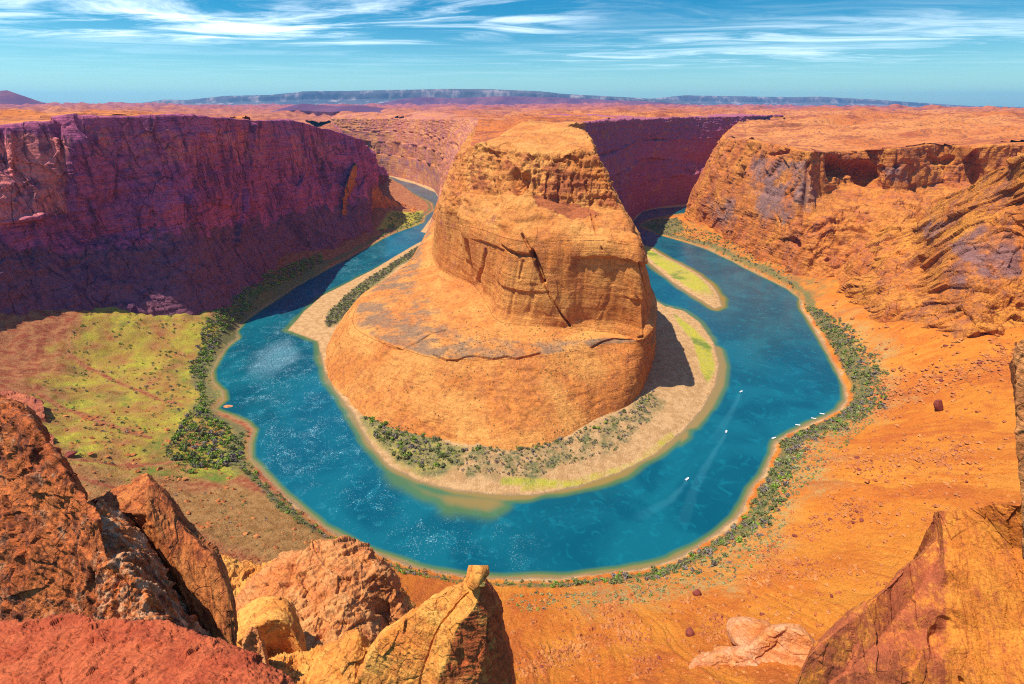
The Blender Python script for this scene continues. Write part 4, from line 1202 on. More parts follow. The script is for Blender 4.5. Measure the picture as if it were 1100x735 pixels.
def rough_disp(S, A, seed, axis=None, crackA=1.0, strA=0.5):
    """relief of a weathered crag: S feature size in metres, A amplitude"""
    if axis is not None:
        a = np.asarray(axis, float); a /= np.linalg.norm(a)
        c1 = np.cross(a, [0.31, .2, .9]); c1 /= np.linalg.norm(c1); c2 = np.cross(a, c1)

    def f(G):
        w = G + S * .22 * np.stack([fbm(G, S * 2, oct=2, seed=seed), fbm(G, S * 2, oct=2, seed=seed + 40), fbm(G, S * 2, oct=2, seed=seed + 80)], -1)
        d = .55 * A * fbm(w, S * 2.4, oct=3, seed=seed + 1)
        if axis is not None:
            q = np.stack([w @ a / (S * 5), w @ c1 / (S * .40), w @ c2 / (S * .40)], -1)
            d = d + .45 * strA * A * np.tanh(2.5 * fbm(q, 1, oct=4, seed=seed + 3))
            sq = np.stack([w @ a / 4.0, w @ c1, w @ c2], -1)
        else:
            sq = w * [1, 1, 1.7]
        d = d + .75 * A * facet(sq, S * 1.25, seed) + .34 * crackA * A * facet(sq + .3, S * .5, seed + 9) + .15 * crackA * A * facet(sq * [2.2, 1, 1], S * .2, seed + 17)
        bn_ = np.array([.30, -.22, .93])
        hb = w @ bn_ / (S * .16)
        q = w / (S * 2.2)
        d = d + .17 * A * np.tanh(3 * perlin(hb, q[..., 0], q[..., 1])) * sstep(fbm(w, S * 1.5, oct=2, seed=seed + 23), -.35, .25)
        d = d + .09 * A * fbm(w, S * .22, oct=5, gain=.62, seed=seed + 4)
        return d
    return f


# big dark red crag on the left
c0 = L((-140, 425, 47), (-50, 434, 45), (0, 442, 42), (22, 447, 41), (34, 456, 40), (48, 472, 39), (60, 496, 37.5), (76, 518, 36), (92, 542, 34), (104, 560, 32.5), (116, 605, 30.5), (126, 700, 27))
c1 = L((-140, 500, 42), (-50, 500, 41), (0, 500, 39.5), (18, 500, 38.8), (32, 505, 38), (44, 515, 37.2), (56, 530, 36.2), (72, 548, 35), (88, 570, 33.5), (102, 590, 32.2), (116, 640, 30), (126, 720, 26.5))
c2 = L((-140, 590, 37), (-50, 590, 36), (0, 590, 35), (18, 590, 34.6), (34, 592, 34.2), (48, 596, 33.8), (62, 602, 33.2), (78, 612, 32.6), (92, 625, 31.8), (106, 645, 30.8), (118, 680, 29), (128, 740, 26))
c3 = L((-140, 760, 29), (-50, 760, 28.5), (0, 760, 28), (18, 760, 28), (34, 760, 27.8), (48, 760, 27.6), (62, 760, 27.4), (78, 760, 27.2), (92, 765, 27), (106, 770, 26.6), (118, 775, 26), (130, 780, 25))


def at_crag(G):
    uv = proj(G)
    n = fbm(G, 1.6, 1.6, 3.5, 4, seed=305)
    return dict(mask=np.clip(.18 + .95 * n, 0, 1) * .8)


crag("crag", [off(c0, -3, 9, -26), off(c0, -1, 5, -1.5), c0, c1, c2, c3], M['crag'], "huge dark red crag with pale crusts filling the left foreground", "rock", rough_disp(3.2, 0.62, 300, (.15, .35, -.9), .9, .7), attrs=at_crag)

# cleft wedge with pale streaks between the crag and the tilted slab
w0 = L((101, 547, 35.9), (118, 557, 35.4), (136, 567, 35.7), (152, 583, 35.4), (170, 613, 34.4), (190, 646, 32.9), (212, 679, 31.4), (232, 703, 29.9))
w1 = L((104, 596, 30.9), (120, 601, 30.8), (138, 608, 30.7), (156, 621, 30.4), (172, 646, 29.7), (190, 676, 28.7), (208, 701, 27.6), (228, 724, 26.4))
w2 = L((100, 680, 26.1), (120, 682, 26.2), (140, 685, 26.2), (160, 690, 26.2), (178, 700, 26.1), (196, 715, 25.6), (212, 730, 25.2), (226, 745, 24.8))
w3 = L((100, 780, 23), (120, 780, 23), (140, 780, 23), (160, 780, 23), (178, 780, 23), (196, 785, 23), (212, 790, 22.5), (226, 795, 22.5))
crag("crag", [off(w0, 0, 5, -20), off(w0, 0, 2, -1), w0, w1, w2, w3], M['crag'], "narrow upright rock ribs with pale streaks under the tilted slab", "rock", rough_disp(1.8, 0.6, 310, (.22, .30, -.9), .8, 1.4), attrs=lambda G: dict(mask=np.clip(.42 + 1.0 * fbm(G, .8, .8, 4.5, 4, seed=315), 0, 1)))
# tilted slab
s0 = L((100, 552, 38), (122, 538, 40.5), (140, 528, 41.5), (160, 518, 42), (172, 530, 41.3), (186, 551, 40), (202, 573, 38.6), (220, 592, 37.2), (233, 605, 36.2), (244, 632, 34.8), (250, 655, 33.5), (255, 690, 32), (250, 716, 30.5))
s1 = L((103, 557, 37.4), (124, 551, 38.6), (140, 551, 38.5), (158, 552, 38.6), (168, 566, 38), (178, 586, 37), (192, 608, 36), (206, 628, 35), (219, 643, 34.2), (232, 662, 33.3), (240, 680, 32.3), (247, 703, 31.2), (247, 722, 30.2))
s2 = L((106, 561, 37.6), (126, 557, 38.9), (142, 562, 38.8), (156, 574, 38.5), (164, 592, 37.6), (174, 614, 36.6), (186, 636, 35.6), (198, 656, 34.6), (210, 672, 33.8), (222, 690, 33), (230, 704, 32.3), (238, 716, 31.3), (244, 728, 30.3))
s3 = off(s2, 0.5, 4.5, -3.0)
crag("boulder", [off(s0, 1.5, 6, -7), off(s0, .8, 3, -1.2), s0, s1, s2, s3], M['slab'], "tilted rust slab leaning over the cleft right of the dark red crag", "rock", rough_disp(2.2, 0.36, 320, (.35, -.55, -.75), .8, 1.0))

# low red ledge at the photographer's feet
l0 = L((-180, 706, 5.0), (-60, 697, 4.8), (0, 692, 4.7), (30, 689, 4.7), (60, 686, 4.75), (85, 680, 4.85), (100, 682, 4.75), (115, 690, 4.6), (150, 689, 4.6), (188, 689, 4.6), (205, 697, 4.45), (225, 705, 4.3), (245, 713, 4.2), (265, 721, 4.1), (292, 738, 3.9), (340, 775, 3.6))
l1 = [Q(u, 800 + .1 * (v - 690), 3.0) for u, v in [(-260, 800), (-120, 800), (-50, 800), (-15, 800), (20, 800), (50, 800), (72, 800), (90, 800), (125, 800), (165, 800), (190, 800), (215, 800), (240, 800), (262, 800), (295, 800), (345, 810)]]
l2 = off(l1, 0, -1.2, -.25)
crag("ledge", [off(l0, 0, 1.6, -4), off(l0, 0, .5, -.25), l0, l1, l2, off(l2, 0, -.3, -3)], M['ledge'], "low rough brick red ledge along the bottom left edge", "rock", rough_disp(.20, 0.05, 330, None, 1.3), step=0.8)

# rounded outcrop, domes and broken rocks below
o0 = L((256, 655, 90), (270, 634, 92), (286, 616, 94), (305, 602, 97), (322, 594, 99), (340, 590, 100), (362, 586, 101), (378, 590, 101), (392, 594, 100), (404, 603, 98), (414, 614, 97), (424, 630, 95), (433, 655, 92), (437, 685, 89), (436, 705, 86))
o1 = L((256, 672, 84), (270, 656, 86), (288, 640, 88), (306, 628, 90), (324, 620, 92), (342, 616, 93), (360, 612, 94), (374, 614, 94), (386, 620, 93.5), (397, 630, 92.5), (404, 642, 91.5), (410, 656, 90.5), (416, 678, 88.5), (420, 700, 86.5), (424, 716, 84))
o2 = L((258, 700, 76), (272, 690, 77), (290, 680, 78), (308, 674, 79), (326, 670, 80), (344, 668, 81), (360, 666, 81.5), (372, 668, 81.5), (384, 674, 81), (394, 682, 80.5), (402, 690, 80), (408, 698, 79.5), (414, 708, 79), (418, 718, 78.5), (422, 728, 78))
o3 = L((258, 800, 58), (272, 800, 58), (290, 800, 58), (308, 800, 58), (326, 800, 58), (344, 800, 58), (360, 800, 58), (372, 800, 58), (384, 800, 58), (394, 800, 58), (402, 800, 58), (408, 800, 58), (414, 805, 58), (418, 805, 58), (422, 810, 58))
crag("outcrop", [off(o0, 2, 16, -90), off(o0, 1, 7, -5), o0, o1, o2, o3], M['pink'], "rounded pink and yellow outcrop with joints below the left rim", "rock", rough_disp(6.5, 1.6, 340, (.2, .5, -.8), 1.5, .8), soft=(2, 0), lin=False)
q0 = L((215, 640, 112), (235, 604, 114), (258, 608, 115), (280, 612, 115), (300, 608, 116), (325, 600, 116), (350, 596, 116), (400, 606, 113), (428, 640, 108), (445, 660, 104))
q1 = L((215, 690, 92), (236, 668, 95), (258, 664, 96), (280, 660, 97), (300, 657, 98), (325, 652, 98), (350, 650, 98), (398, 660, 96), (426, 680, 93), (446, 700, 90))
q2 = L((215, 790, 62), (236, 790, 62), (258, 790, 62), (280, 790, 62), (300, 790, 62), (325, 790, 62), (350, 790, 62), (398, 790, 62), (426, 790, 62), (446, 790, 62))
crag("outcrop", [off(q0, 2, 26, -110), off(q0, 1, 8, -6), q0, q1, q2], M['gold'], "rubbly orange slope of broken rock between the left crags and the pinnacle", "rock", rough_disp(6, 1.3, 345, None, 1.5), soft=(3, 1), lin=False)
d0 = L((250, 684, 66), (258, 668, 68), (270, 657, 70), (286, 650, 71), (302, 650, 71), (314, 658, 70), (322, 674, 68), (329, 702, 65))
d1 = L((254, 690, 64), (266, 681, 64.5), (276, 672, 65), (290, 666, 65.5), (302, 666, 65.5), (312, 674, 65), (319, 688, 64.2), (327, 704, 63.5))
d2 = L((262, 700, 64.5), (274, 698, 65.5), (282, 699, 66), (292, 701, 66.5), (302, 702, 66.5), (310, 702, 66), (317, 703, 65), (326, 708, 63.5))
d3 = L((262, 722, 60.5), (276, 720, 61), (284, 720, 61), (293, 721, 61), (302, 721, 61), (311, 721, 61), (319, 721, 60.5), (327, 723, 60))
crag("dome_rock", [off(d0, 1, 8, -14), off(d0, .5, 3, -1), d0, d1, d2, d3], M['gold'], "small yellow dome with a hollowed red front face", "rock", rough_disp(2.4, .38, 350, None, .6), soft=(2, 1), lin=False)
e0 = L((330, 735, 54), (342, 716, 56), (356, 700, 57), (372, 688, 58), (385, 683, 58.3), (394, 694, 57.5), (406, 705, 56.5), (418, 715, 55.5), (428, 726, 54.5), (436, 742, 53))
e1 = L((334, 745, 52), (346, 732, 53), (358, 720, 54), (370, 708, 55), (382, 690, 57), (388, 702, 56), (396, 714, 55), (404, 724, 54.3), (412, 734, 53.6), (420, 748, 52.6))
e2 = L((340, 790, 47), (350, 785, 47), (362, 780, 47.5), (372, 775, 48), (380, 770, 48.5), (386, 775, 48.5), (394, 780, 48.5), (402, 785, 48), (410, 790, 48), (418, 795, 47.5))
crag("outcrop", [off(e0, 1, 6, -14), off(e0, .5, 2, -1), e0, e1, e2], M['gold'], "split golden block with a dark red shaded side at the bottom edge", "rock", rough_disp(2.2, .5, 360, (.3, .3, -.9), .9, .6))
h0 = L((250, 735, 50), (256, 712, 53), (262, 690, 55), (270, 674, 57), (276, 677, 57), (282, 695, 55), (287, 716, 53), (290, 740, 51))
h1 = [((p[0] + .4), p[1] - 3.2, p[2] - 5) for p in h0]
crag("spire_rock", [off(h0, .5, 3.5, -14), off(h0, .2, 1.2, -1), h0, h1, off(h1, 0, -1.5, -9)], M['pink'], "small grooved brown spire beside the yellow dome", "rock", rough_disp(1.2, .35, 370, (.1, .3, -.95), .8, 1.2))
f0 = L((285, 720, 58), (300, 712, 59), (320, 712, 60), (340, 706, 61), (356, 698, 61), (368, 702, 60), (380, 715, 59))
f1 = L((280, 745, 52), (296, 742, 52.5), (318, 742, 53), (338, 742, 53), (356, 740, 53), (370, 742, 53), (384, 745, 52.5))
crag("outcrop", [off(f0, 1, 6, -12), off(f0, 0, 2, -.6), f0, f1, off(f1, 0, -5, -9)], M['gold'], "broken yellow shelf strewn with stones below the yellow dome", "rock", rough_disp(2.0, .7, 380, None, 1.3))

# pinnacle with a balanced rock
pl_ = L((505, 624, 58.5), (494, 629, 58.4), (480, 634, 58.2), (466, 644, 57.8), (452, 653, 57.3), (438, 664, 56.7), (424, 675, 56), (408, 688, 55), (398, 702, 54), (388, 722, 53), (376, 750, 51.5))
m1_ = L((510, 629, 57.2), (503, 637, 56.8), (495, 645, 56.4), (486, 655, 55.8), (478, 665, 55.2), (470, 678, 54.5), (464, 690, 53.8), (460, 702, 53.1), (456, 715, 52.3), (452, 730, 51.4), (449, 755, 50))
m1b = L((511, 630, 57), (504, 638.5, 56.3), (497, 646.5, 55.8), (489, 657, 55.2), (481, 667, 54.6), (473, 680, 53.9), (467, 692, 53.2), (463, 704, 52.5), (459, 717, 51.7), (455, 731, 50.9), (452, 756, 49.5))
m2_ = L((516, 630, 56.6), (514, 640, 55.6), (510, 652, 54.6), (502, 662, 53.9), (493, 670, 53.3), (487, 682, 52.5), (483, 694, 51.8), (480, 706, 51.1), (475, 719, 50.3), (470, 733, 49.6), (465, 758, 48.3))
m3_ = L((519, 630, 56.8), (522, 642, 56.2), (523, 655, 55.2), (523, 667, 54.4), (522, 678, 53.7), (521, 690, 53), (520, 700, 52.3), (518, 712, 51.6), (516, 724, 50.9), (514, 738, 50), (512, 760, 48.6))
r_ = L((521, 629, 57.4), (528, 637, 57.6), (534, 646, 57.6), (538, 656, 57.4), (538, 668, 57), (540, 680, 56.5), (544, 692, 56), (547, 704, 55.4), (549, 716, 54.8), (551, 732, 54), (553, 760, 52.5))
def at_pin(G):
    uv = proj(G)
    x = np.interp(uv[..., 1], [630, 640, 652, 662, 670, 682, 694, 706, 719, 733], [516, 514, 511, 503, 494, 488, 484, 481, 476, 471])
    return dict(mask=np.clip(sstep(uv[..., 0] - x, -2, 3) * (.75 + .5 * fbm(G, 3, 3, 8, 3, seed=405)) + .30 * fbm(G, 4, oct=3, seed=406), 0, 1))  # rusty red past the crease, with its half shade painted in


crag("pinnacle", [off(pl_, 1, 7, -22), off(pl_, .5, 2.5, -2), pl_, m1_, m1b, m2_, m3_, r_, off(r_, .5, 4, -3), off(r_, .5, 6, -22)], M['gold'], "golden rock pinnacle with a red, half-shaded front face in the bottom middle", "rock", rough_disp(2.8, .36, 400, (.2, .35, -.9), .8, .8), attrs=at_pin,
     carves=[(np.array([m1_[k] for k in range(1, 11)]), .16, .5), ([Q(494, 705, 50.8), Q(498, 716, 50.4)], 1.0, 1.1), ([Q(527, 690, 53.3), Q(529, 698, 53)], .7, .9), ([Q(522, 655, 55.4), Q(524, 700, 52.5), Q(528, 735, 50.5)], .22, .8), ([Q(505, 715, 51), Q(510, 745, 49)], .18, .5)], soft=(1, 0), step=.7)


def blob_rock(name, c, size, mat, label, cat, seed, squash=(1, 1, 1), group=None, n=40, rot=0.0, blocky=.5):
    """boulder: a ball pushed towards a block, chipped by planes and roughened"""
    th = np.linspace(0, math.pi, n); ph = np.linspace(0, 2 * math.pi, 2 * n)
    T, Ph = np.meshgrid(th, ph, indexing='ij')
    d = np.stack([np.sin(T) * np.cos(Ph), np.sin(T) * np.sin(Ph), np.cos(T)], -1)
    r = np.ones(d.shape[:-1])
    rg = np.random.default_rng(seed)
    for k in range(9):
        nv = rg.normal(size=3); nv /= np.linalg.norm(nv)
        dd = d @ nv
        lim = rg.uniform(.50, .86)
        r = np.where(dd > 1e-3, np.minimum(r, lim / np.maximum(dd, 1e-3)), r)
    r = r + 0.07 * fbm(d, .6, oct=5, gain=.62, seed=seed)
    p = d * r[..., None] * np.array(squash) * size
    ca, sa = math.cos(rot), math.sin(rot)
    p = np.stack([p[..., 0] * ca - p[..., 1] * sa, p[..., 0] * sa + p[..., 1] * ca, p[..., 2]], -1)
    o = mesh_obj(name, p + np.array([0, 0, 0]), grid_faces(n, 2 * n)[:, ::-1], mat)
    o.location = c
    if label: tag(o, label, cat, group)
    return o


bc = Q(512.5, 617.5, 57.0)
blob_rock("balanced_rock", bc, 2.35, M['gold'], "block perched on the tip of the golden pinnacle", "rock", 31, (1.0, .85, 1.1), n=40, rot=1.2)

# steep banded slab on the right
A0 = L((1003, 553, 79.5), (1003, 566, 79), (1004, 580, 77), (985, 598, 75), (966, 614, 73), (948, 635, 70.5), (920, 660, 67.5), (895, 680, 65), (868, 704, 62.5), (852, 740, 60), (846, 790, 57))
B0 = L((1006, 550, 79.2), (1009, 568, 77.5), (1011, 590, 75.3), (1000, 612, 72.8), (988, 632, 70.8), (972, 655, 68.5), (950, 680, 66), (930, 700, 63.5), (908, 722, 61.2), (892, 752, 59), (880, 800, 56))
C0 = L((1010, 547, 78.6), (1013, 568, 76), (1014, 590, 73.6), (1014, 612, 71.2), (1013, 634, 69), (1012, 655, 67), (1013, 676, 65), (1016, 696, 62.8), (1020, 718, 60.5), (1024, 745, 58), (1028, 800, 54))
D0 = L((1030, 548, 77.3), (1038, 568, 74.7), (1042, 590, 72.3), (1045, 612, 69.9), (1048, 634, 67.7), (1052, 655, 65.7), (1056, 676, 63.7), (1060, 696, 61.5), (1064, 718, 59.2), (1068, 745, 56.7), (1073, 800, 52.7))
E0 = L((1052, 546, 75.6), (1064, 566, 73.0), (1070, 590, 70.6), (1074, 612, 68.2), (1078, 634, 66.0), (1082, 655, 64.0), (1086, 676, 62.0), (1090, 696, 59.8), (1094, 718, 57.5), (1098, 745, 55.0), (1104, 800, 51.0))
F0 = L((1068, 541, 73.6), (1085, 560, 71.0), (1098, 590, 68.6), (1104, 612, 66.2), (1110, 634, 64.0), (1116, 655, 62.0), (1120, 676, 60.0), (1124, 696, 57.8), (1128, 718, 55.5), (1134, 745, 53.0), (1142, 800, 49.0))
G0_ = L((1110, 545, 69.6), (1140, 570, 67.0), (1160, 600, 64.6), (1170, 622, 62.2), (1180, 640, 60.0), (1190, 660, 58.0), (1195, 680, 56.0), (1200, 700, 53.8), (1205, 720, 51.5), (1210, 745, 49.0), (1220, 800, 45.0))


def at_slab(G):
    uv = proj(G)
    s = uv[..., 0]
    left = sstep(1018 - s, -4, 6)
    n = fbm(G, 5, 5, 9, 4, seed=425)
    rightband = .42 * sstep(np.abs(fbm(np.stack([uv[..., 0] - (uv[..., 1] - 550) * .22, uv[..., 1] * .05, uv[..., 1] * 0], -1), 14, oct=3, seed=426)), .15, .45)
    return dict(mask=np.clip(left * (.62 + .75 * n) + (1 - left) * (rightband + .35 * n), 0, 1))


_r = np.random.default_rng(9)
C0 = [(p[0] + _r.normal() * .45, p[1] + _r.normal() * .25, p[2] + _r.normal() * .3) for p in C0]
crag("outcrop", [off(A0, 2, 12, -40), off(A0, .5, 4, -3), A0, B0, C0, D0, E0, F0, G0_, [(p[0] + 30, p[1] - 8, p[2] - 6) for p in G0_], [(p[0] + 40, p[1] + 12, p[2] - 50) for p in G0_]], M['rslab'], "tall banded orange slab with a rusty left face at bottom right", "rock", rough_disp(7, .62, 420, (.02, .66, .75), .9, .7), attrs=at_slab, soft=(1, 0),
     carves=[([Q(966, 665, 68.3), Q(986, 655, 68.5)], .5, 1.4), ([Q(905, 725, 60.5), Q(870, 745, 58.5)], .6, 1.5), ([Q(1000, 700, 63.2), Q(1018, 672, 64.5)], 1.6, 1.8), ([Q(1028, 722, 59.5), Q(1036, 738, 58.5)], .35, 1.2), ([Q(1060, 574, 80.5), Q(1100, 573, 83)], .35, 1.2)])
z0 = L((1089, 372, 58), (1090, 400, 56.5), (1092, 440, 55), (1090, 475, 53.5), (1091, 505, 52.5), (1094, 540, 51), (1099, 575, 50), (1106, 640, 49), (1114, 740, 47), (1120, 900, 43), (1125, 1200, 38))
z1 = L((1130, 340, 56), (1130, 385, 54.5), (1132, 430, 53), (1132, 470, 51.5), (1132, 505, 50.5), (1134, 540, 49), (1138, 580, 48), (1142, 640, 47), (1150, 740, 45), (1156, 900, 41), (1160, 1200, 36))
z2 = L((1260, 330, 52), (1260, 380, 51), (1260, 430, 49), (1260, 470, 48), (1260, 505, 47), (1260, 540, 46), (1260, 580, 45), (1262, 640, 44), (1266, 740, 42), (1270, 900, 38), (1275, 1200, 33))
crag("crag", [off(z0, 4, 14, -10), off(z0, .6, 2.5, -.5), z0, z1, z2, [(p[0] + 45, p[1] + 6, p[2] - 2) for p in z2]], M['pink'], "rough pink rock face cut off by the right edge", "rock", rough_disp(3.2, .35, 430, (.1, .2, -1), 1.0))


k0 = L((-70, 424, 402), (-20, 422, 402), (0, 422, 402), (14, 424, 400), (30, 427, 396), (46, 434, 390))
k1 = L((-70, 434, 386), (-20, 433, 386), (0, 434, 386), (15, 432, 387), (31, 434, 386), (47, 437, 386))
k2 = L((-70, 456, 362), (-20, 454, 364), (0, 452, 366), (16, 449, 370), (32, 450, 371), (48, 448, 374))
crag("outcrop", [off(k0, 0, 20, -30), off(k0, 0, 6, 0), k0, k1, k2, off(k2, 0, -6, -25)], M['crossleft'], "stepped dark red rock bench at the left edge above the crag", "rock", rough_disp(14, 2.2, 440, None, 1.0))
k0 = L((-70, 452, 356), (-20, 447, 362), (0, 446, 362), (14, 449, 360), (28, 455, 356), (42, 462, 350), (59, 470, 345))
k1 = L((-70, 476, 336), (-20, 474, 338), (0, 472, 340), (14, 470, 341), (28, 468, 343), (42, 470, 343), (58, 473, 342))
k2 = L((-70, 500, 318), (-20, 498, 320), (0, 494, 322), (14, 488, 326), (28, 484, 330), (43, 482, 333), (58, 478, 338))
crag("outcrop", [off(k0, 0, 16, -30), off(k0, 0, 5, 0), k0, k1, k2, off(k2, 0, -6, -25)], M['crossleft'], "lower rust red rock shelf in front of the stepped bench on the left", "rock", rough_disp(14, 2.0, 445, None, 1.0))


def LP(*pts):
    return [P(*p) for p in pts]


v0 = LP((728, 742, 60), (738, 722, 66), (752, 708, 70), (772, 701, 72), (792, 700, 73), (806, 693, 76), (818, 684, 80), (832, 676, 84), (850, 675, 86), (866, 682, 86), (880, 700, 82))
v1 = LP((734, 752, 59), (745, 740, 62), (758, 730, 64), (776, 724, 66), (794, 722, 67), (808, 714, 70), (822, 702, 74), (838, 694, 78), (854, 692, 80), (870, 698, 80), (886, 712, 78))
v2 = LP((730, 800, 46), (745, 800, 46), (758, 795, 48), (776, 790, 50), (794, 785, 52), (808, 775, 55), (822, 760, 60), (838, 745, 66), (854, 735, 70), (870, 735, 72), (886, 745, 72))
crag("outcrop", [off(v0, 0, 14, -22), off(v0, 0, 5, -3), v0, v1, v2], M['pale'], "low pale pink banded outcrop at the bottom edge left of the orange slab", "rock", rough_disp(9, 1.2, 450, None, .7), soft=(4, 1), lin=False)


def on_ground_many(uv):
    """ground points seen at frame points"""
    uv = np.asarray(uv, float)
    z = np.full(len(uv), 40.0)
    a, b = (uv[:, 0] - 550) / F, (uv[:, 1] - 367.5) / F
    d = None
    for _ in range(14):
        t = (H - z) / (sp + b * cp)
        xy_ = np.stack([t * a, t * (cp - b * sp)], -1).astype(np.float32)
        zn, d, _p = land(xy_[None])
        z = z * .5 + zn[0] * .5
    t = (H - z) / (sp + b * cp)
    return np.stack([t * a, t * (cp - b * sp), z], -1), d[0]


def on_ground(u, v):
    return tuple(on_ground_many([(u, v)])[0][0])


def boul(u, v, px, mat, label, seed, squash=(1, 1, .8), sink=.35, group=None, n=22, rot=None, name="boulder"):
    c = on_ground(u, v)
    d = math.dist(c, (0, 0, H))
    s = px * d / F / 2
    return blob_rock(name, (c[0], c[1], c[2] + s * (squash[2] - sink)), s, mat, label, "boulder", seed, squash, group, n, seed * 1.3 if rot is None else rot)


boul(1005, 442, 9.5, M['redboulder'], "single dark red boulder alone on the right orange slope", 21, (.8, .9, 1.25), .2, n=26)
boul(801, 690, 36, M['pale'], "pale pink egg shaped boulder resting on the pale outcrop", 22, (1, 1, .95), .1, n=48)
boul(748, 638, 8, M['redboulder'], "small dark red stone just above the pale outcrops, near the sage", 25)
boul(740, 681, 10, M['redboulder'], "dark red stone with a flat top left of the egg shaped boulder", 26)
boul(246, 439, 9, M['pale'], "pale stone standing in the shallows off the left bank", 27, (1.4, .9, .6))
boul(76, 490, 9, M['redboulder'], "dark stone on the brown slope above the left crag", 28, (1.3, 1, .7))

# stones strewn over the slopes
GB = "stones scattered on the orange slopes"
protos = []
for k in range(7):
    o = blob_rock("boulder", (0, 0, 0), 1.0, M['boulder'] if k % 3 else M['redboulder'], None, None, 60 + k, (1, .85, .7), None, 10)
    protos.append(o)
pts = []
rg = np.random.default_rng(3)
lines = [[(905, 430), (960, 420), (1030, 400), (1090, 375)], [(930, 440), (1000, 415), (1085, 385)], [(870, 495), (960, 500), (1050, 480)], [(800, 620), (850, 610), (930, 612)], [(560, 720), (620, 700), (650, 690)], [(655, 650), (680, 690), (700, 720)], [(740, 640), (780, 670), (760, 700)], [(820, 600), (880, 560), (940, 545)]]
uvr = []
for _ in range(420):
    if rg.random() < .55:
        l = lines[rg.integers(len(lines))]; k = rg.integers(len(l) - 1); f = rg.random()
        uvr.append((l[k][0] + f * (l[k + 1][0] - l[k][0]) + rg.normal() * 9, l[k][1] + f * (l[k + 1][1] - l[k][1]) + rg.normal() * 7))
    else:
        uvr.append((rg.uniform(540, 1090), rg.uniform(310, 734)))
cs, ds = on_ground_many(uvr)
for c, d in zip(cs, ds):
    if d > 45 and len(pts) < 260: pts.append((c, math.dist(c, (0, 0, H))))
for i, (c, d) in enumerate(pts):
    o = protos[i % 7] if i < 7 else protos[i % 7].copy()
    if i >= 7: C.objects.link(o)
    s = (1.1 + 2.6 * rg.random() ** 3) * d / F / 1.6
    o.scale = (s * rg.uniform(.8, 1.5), s, s * rg.uniform(.7, 1))
    o.location = (c[0], c[1], c[2] + s * .2)
    o.rotation_euler = (0, 0, rg.uniform(0, 6))
    tag(o, "small weathered stone lying among others on the orange slope", "stone", GB)

rg = np.random.default_rng(77)
uvs_ = []
for _ in range(22000):
    q_ = rg.random()
    if q_ < .45:
        l = lines[rg.integers(len(lines))]; k = rg.integers(len(l) - 1); f = rg.random()
        uvs_.append((l[k][0] + f * (l[k + 1][0] - l[k][0]) + rg.normal() * 11, l[k][1] + f * (l[k + 1][1] - l[k][1]) + rg.normal() * 8))
    elif q_ < .85: uvs_.append((rg.uniform(530, 1100), rg.uniform(300, 740)))
    else: uvs_.append((rg.uniform(20, 440), rg.uniform(440, 640)))
cs, ds = on_ground_many(uvs_)
lump = np.array([(1, 0, .2), (.3, .9, .1), (-.8, .5, .2), (-.8, -.6, .1), (.4, -.9, .2), (0.1, .1, .8)]); lf = np.array([(0, 1, 5), (1, 2, 5), (2, 3, 5), (3, 4, 5), (4, 0, 5)])
ok = (ds > 22) & (poly_dist(cs[:, :2].astype(np.float32), OUTL) < poly_dist(cs[:, :2].astype(np.float32), np.array(INN)))
dens = fbm(cs, 50, oct=3, seed=78)
ok &= dens > rg.uniform(-.5, .35, len(ds))
cs = cs[ok]; n_ = len(cs)
sz = (.42 + 2.1 * rg.random(n_) ** 5) * np.linalg.norm(cs - [0, 0, H], axis=1) / F
an = rg.uniform(0, 6.28, n_); st_ = rg.uniform(.7, 1.5, (n_, 6, 1))
B_ = lump[None] * st_ * sz[:, None, None]
B_ = np.stack([B_[..., 0] * np.cos(an)[:, None] - B_[..., 1] * np.sin(an)[:, None], B_[..., 0] * np.sin(an)[:, None] + B_[..., 1] * np.cos(an)[:, None], B_[..., 2]], -1) + cs[:, None]
o = mesh_obj("scree", B_.reshape(-1, 3), (lf[None] + 6 * np.arange(n_)[:, None, None]).reshape(-1, 3), M['scree'], smooth=False)
tag(o, "fine scree and chips of rock strewn over the slopes", "scree", kind="stuff")

# ------------------------------------------------------------------ bushes
leafm = []
for nm, a, b_ in [("tamarisk_leaves", (0.15, 0.165, 0.055), (0.24, 0.24, 0.085)), ("grey_twigs", (0.20, 0.155, 0.12), (0.28, 0.225, 0.17)), ("bright_leaves", (0.17, 0.27, 0.035), (0.28, 0.36, 0.05)), ("sage_leaves", (0.30, 0.29, 0.11), (0.38, 0.36, 0.15))]:
    m, g = new_mat(nm)
    geo = g.n('ShaderNodeNewGeometry'); oi = g.n('ShaderNodeObjectInfo')
    n1 = g.noise(geo.outputs['Position'], 0.35, 3, 0.6)
    col = g.mix(g.ramp(n1, 0.35, 0.65), a, b_)
    leafm.append(finish(m, g, col, 0.9, None, spec=.05))


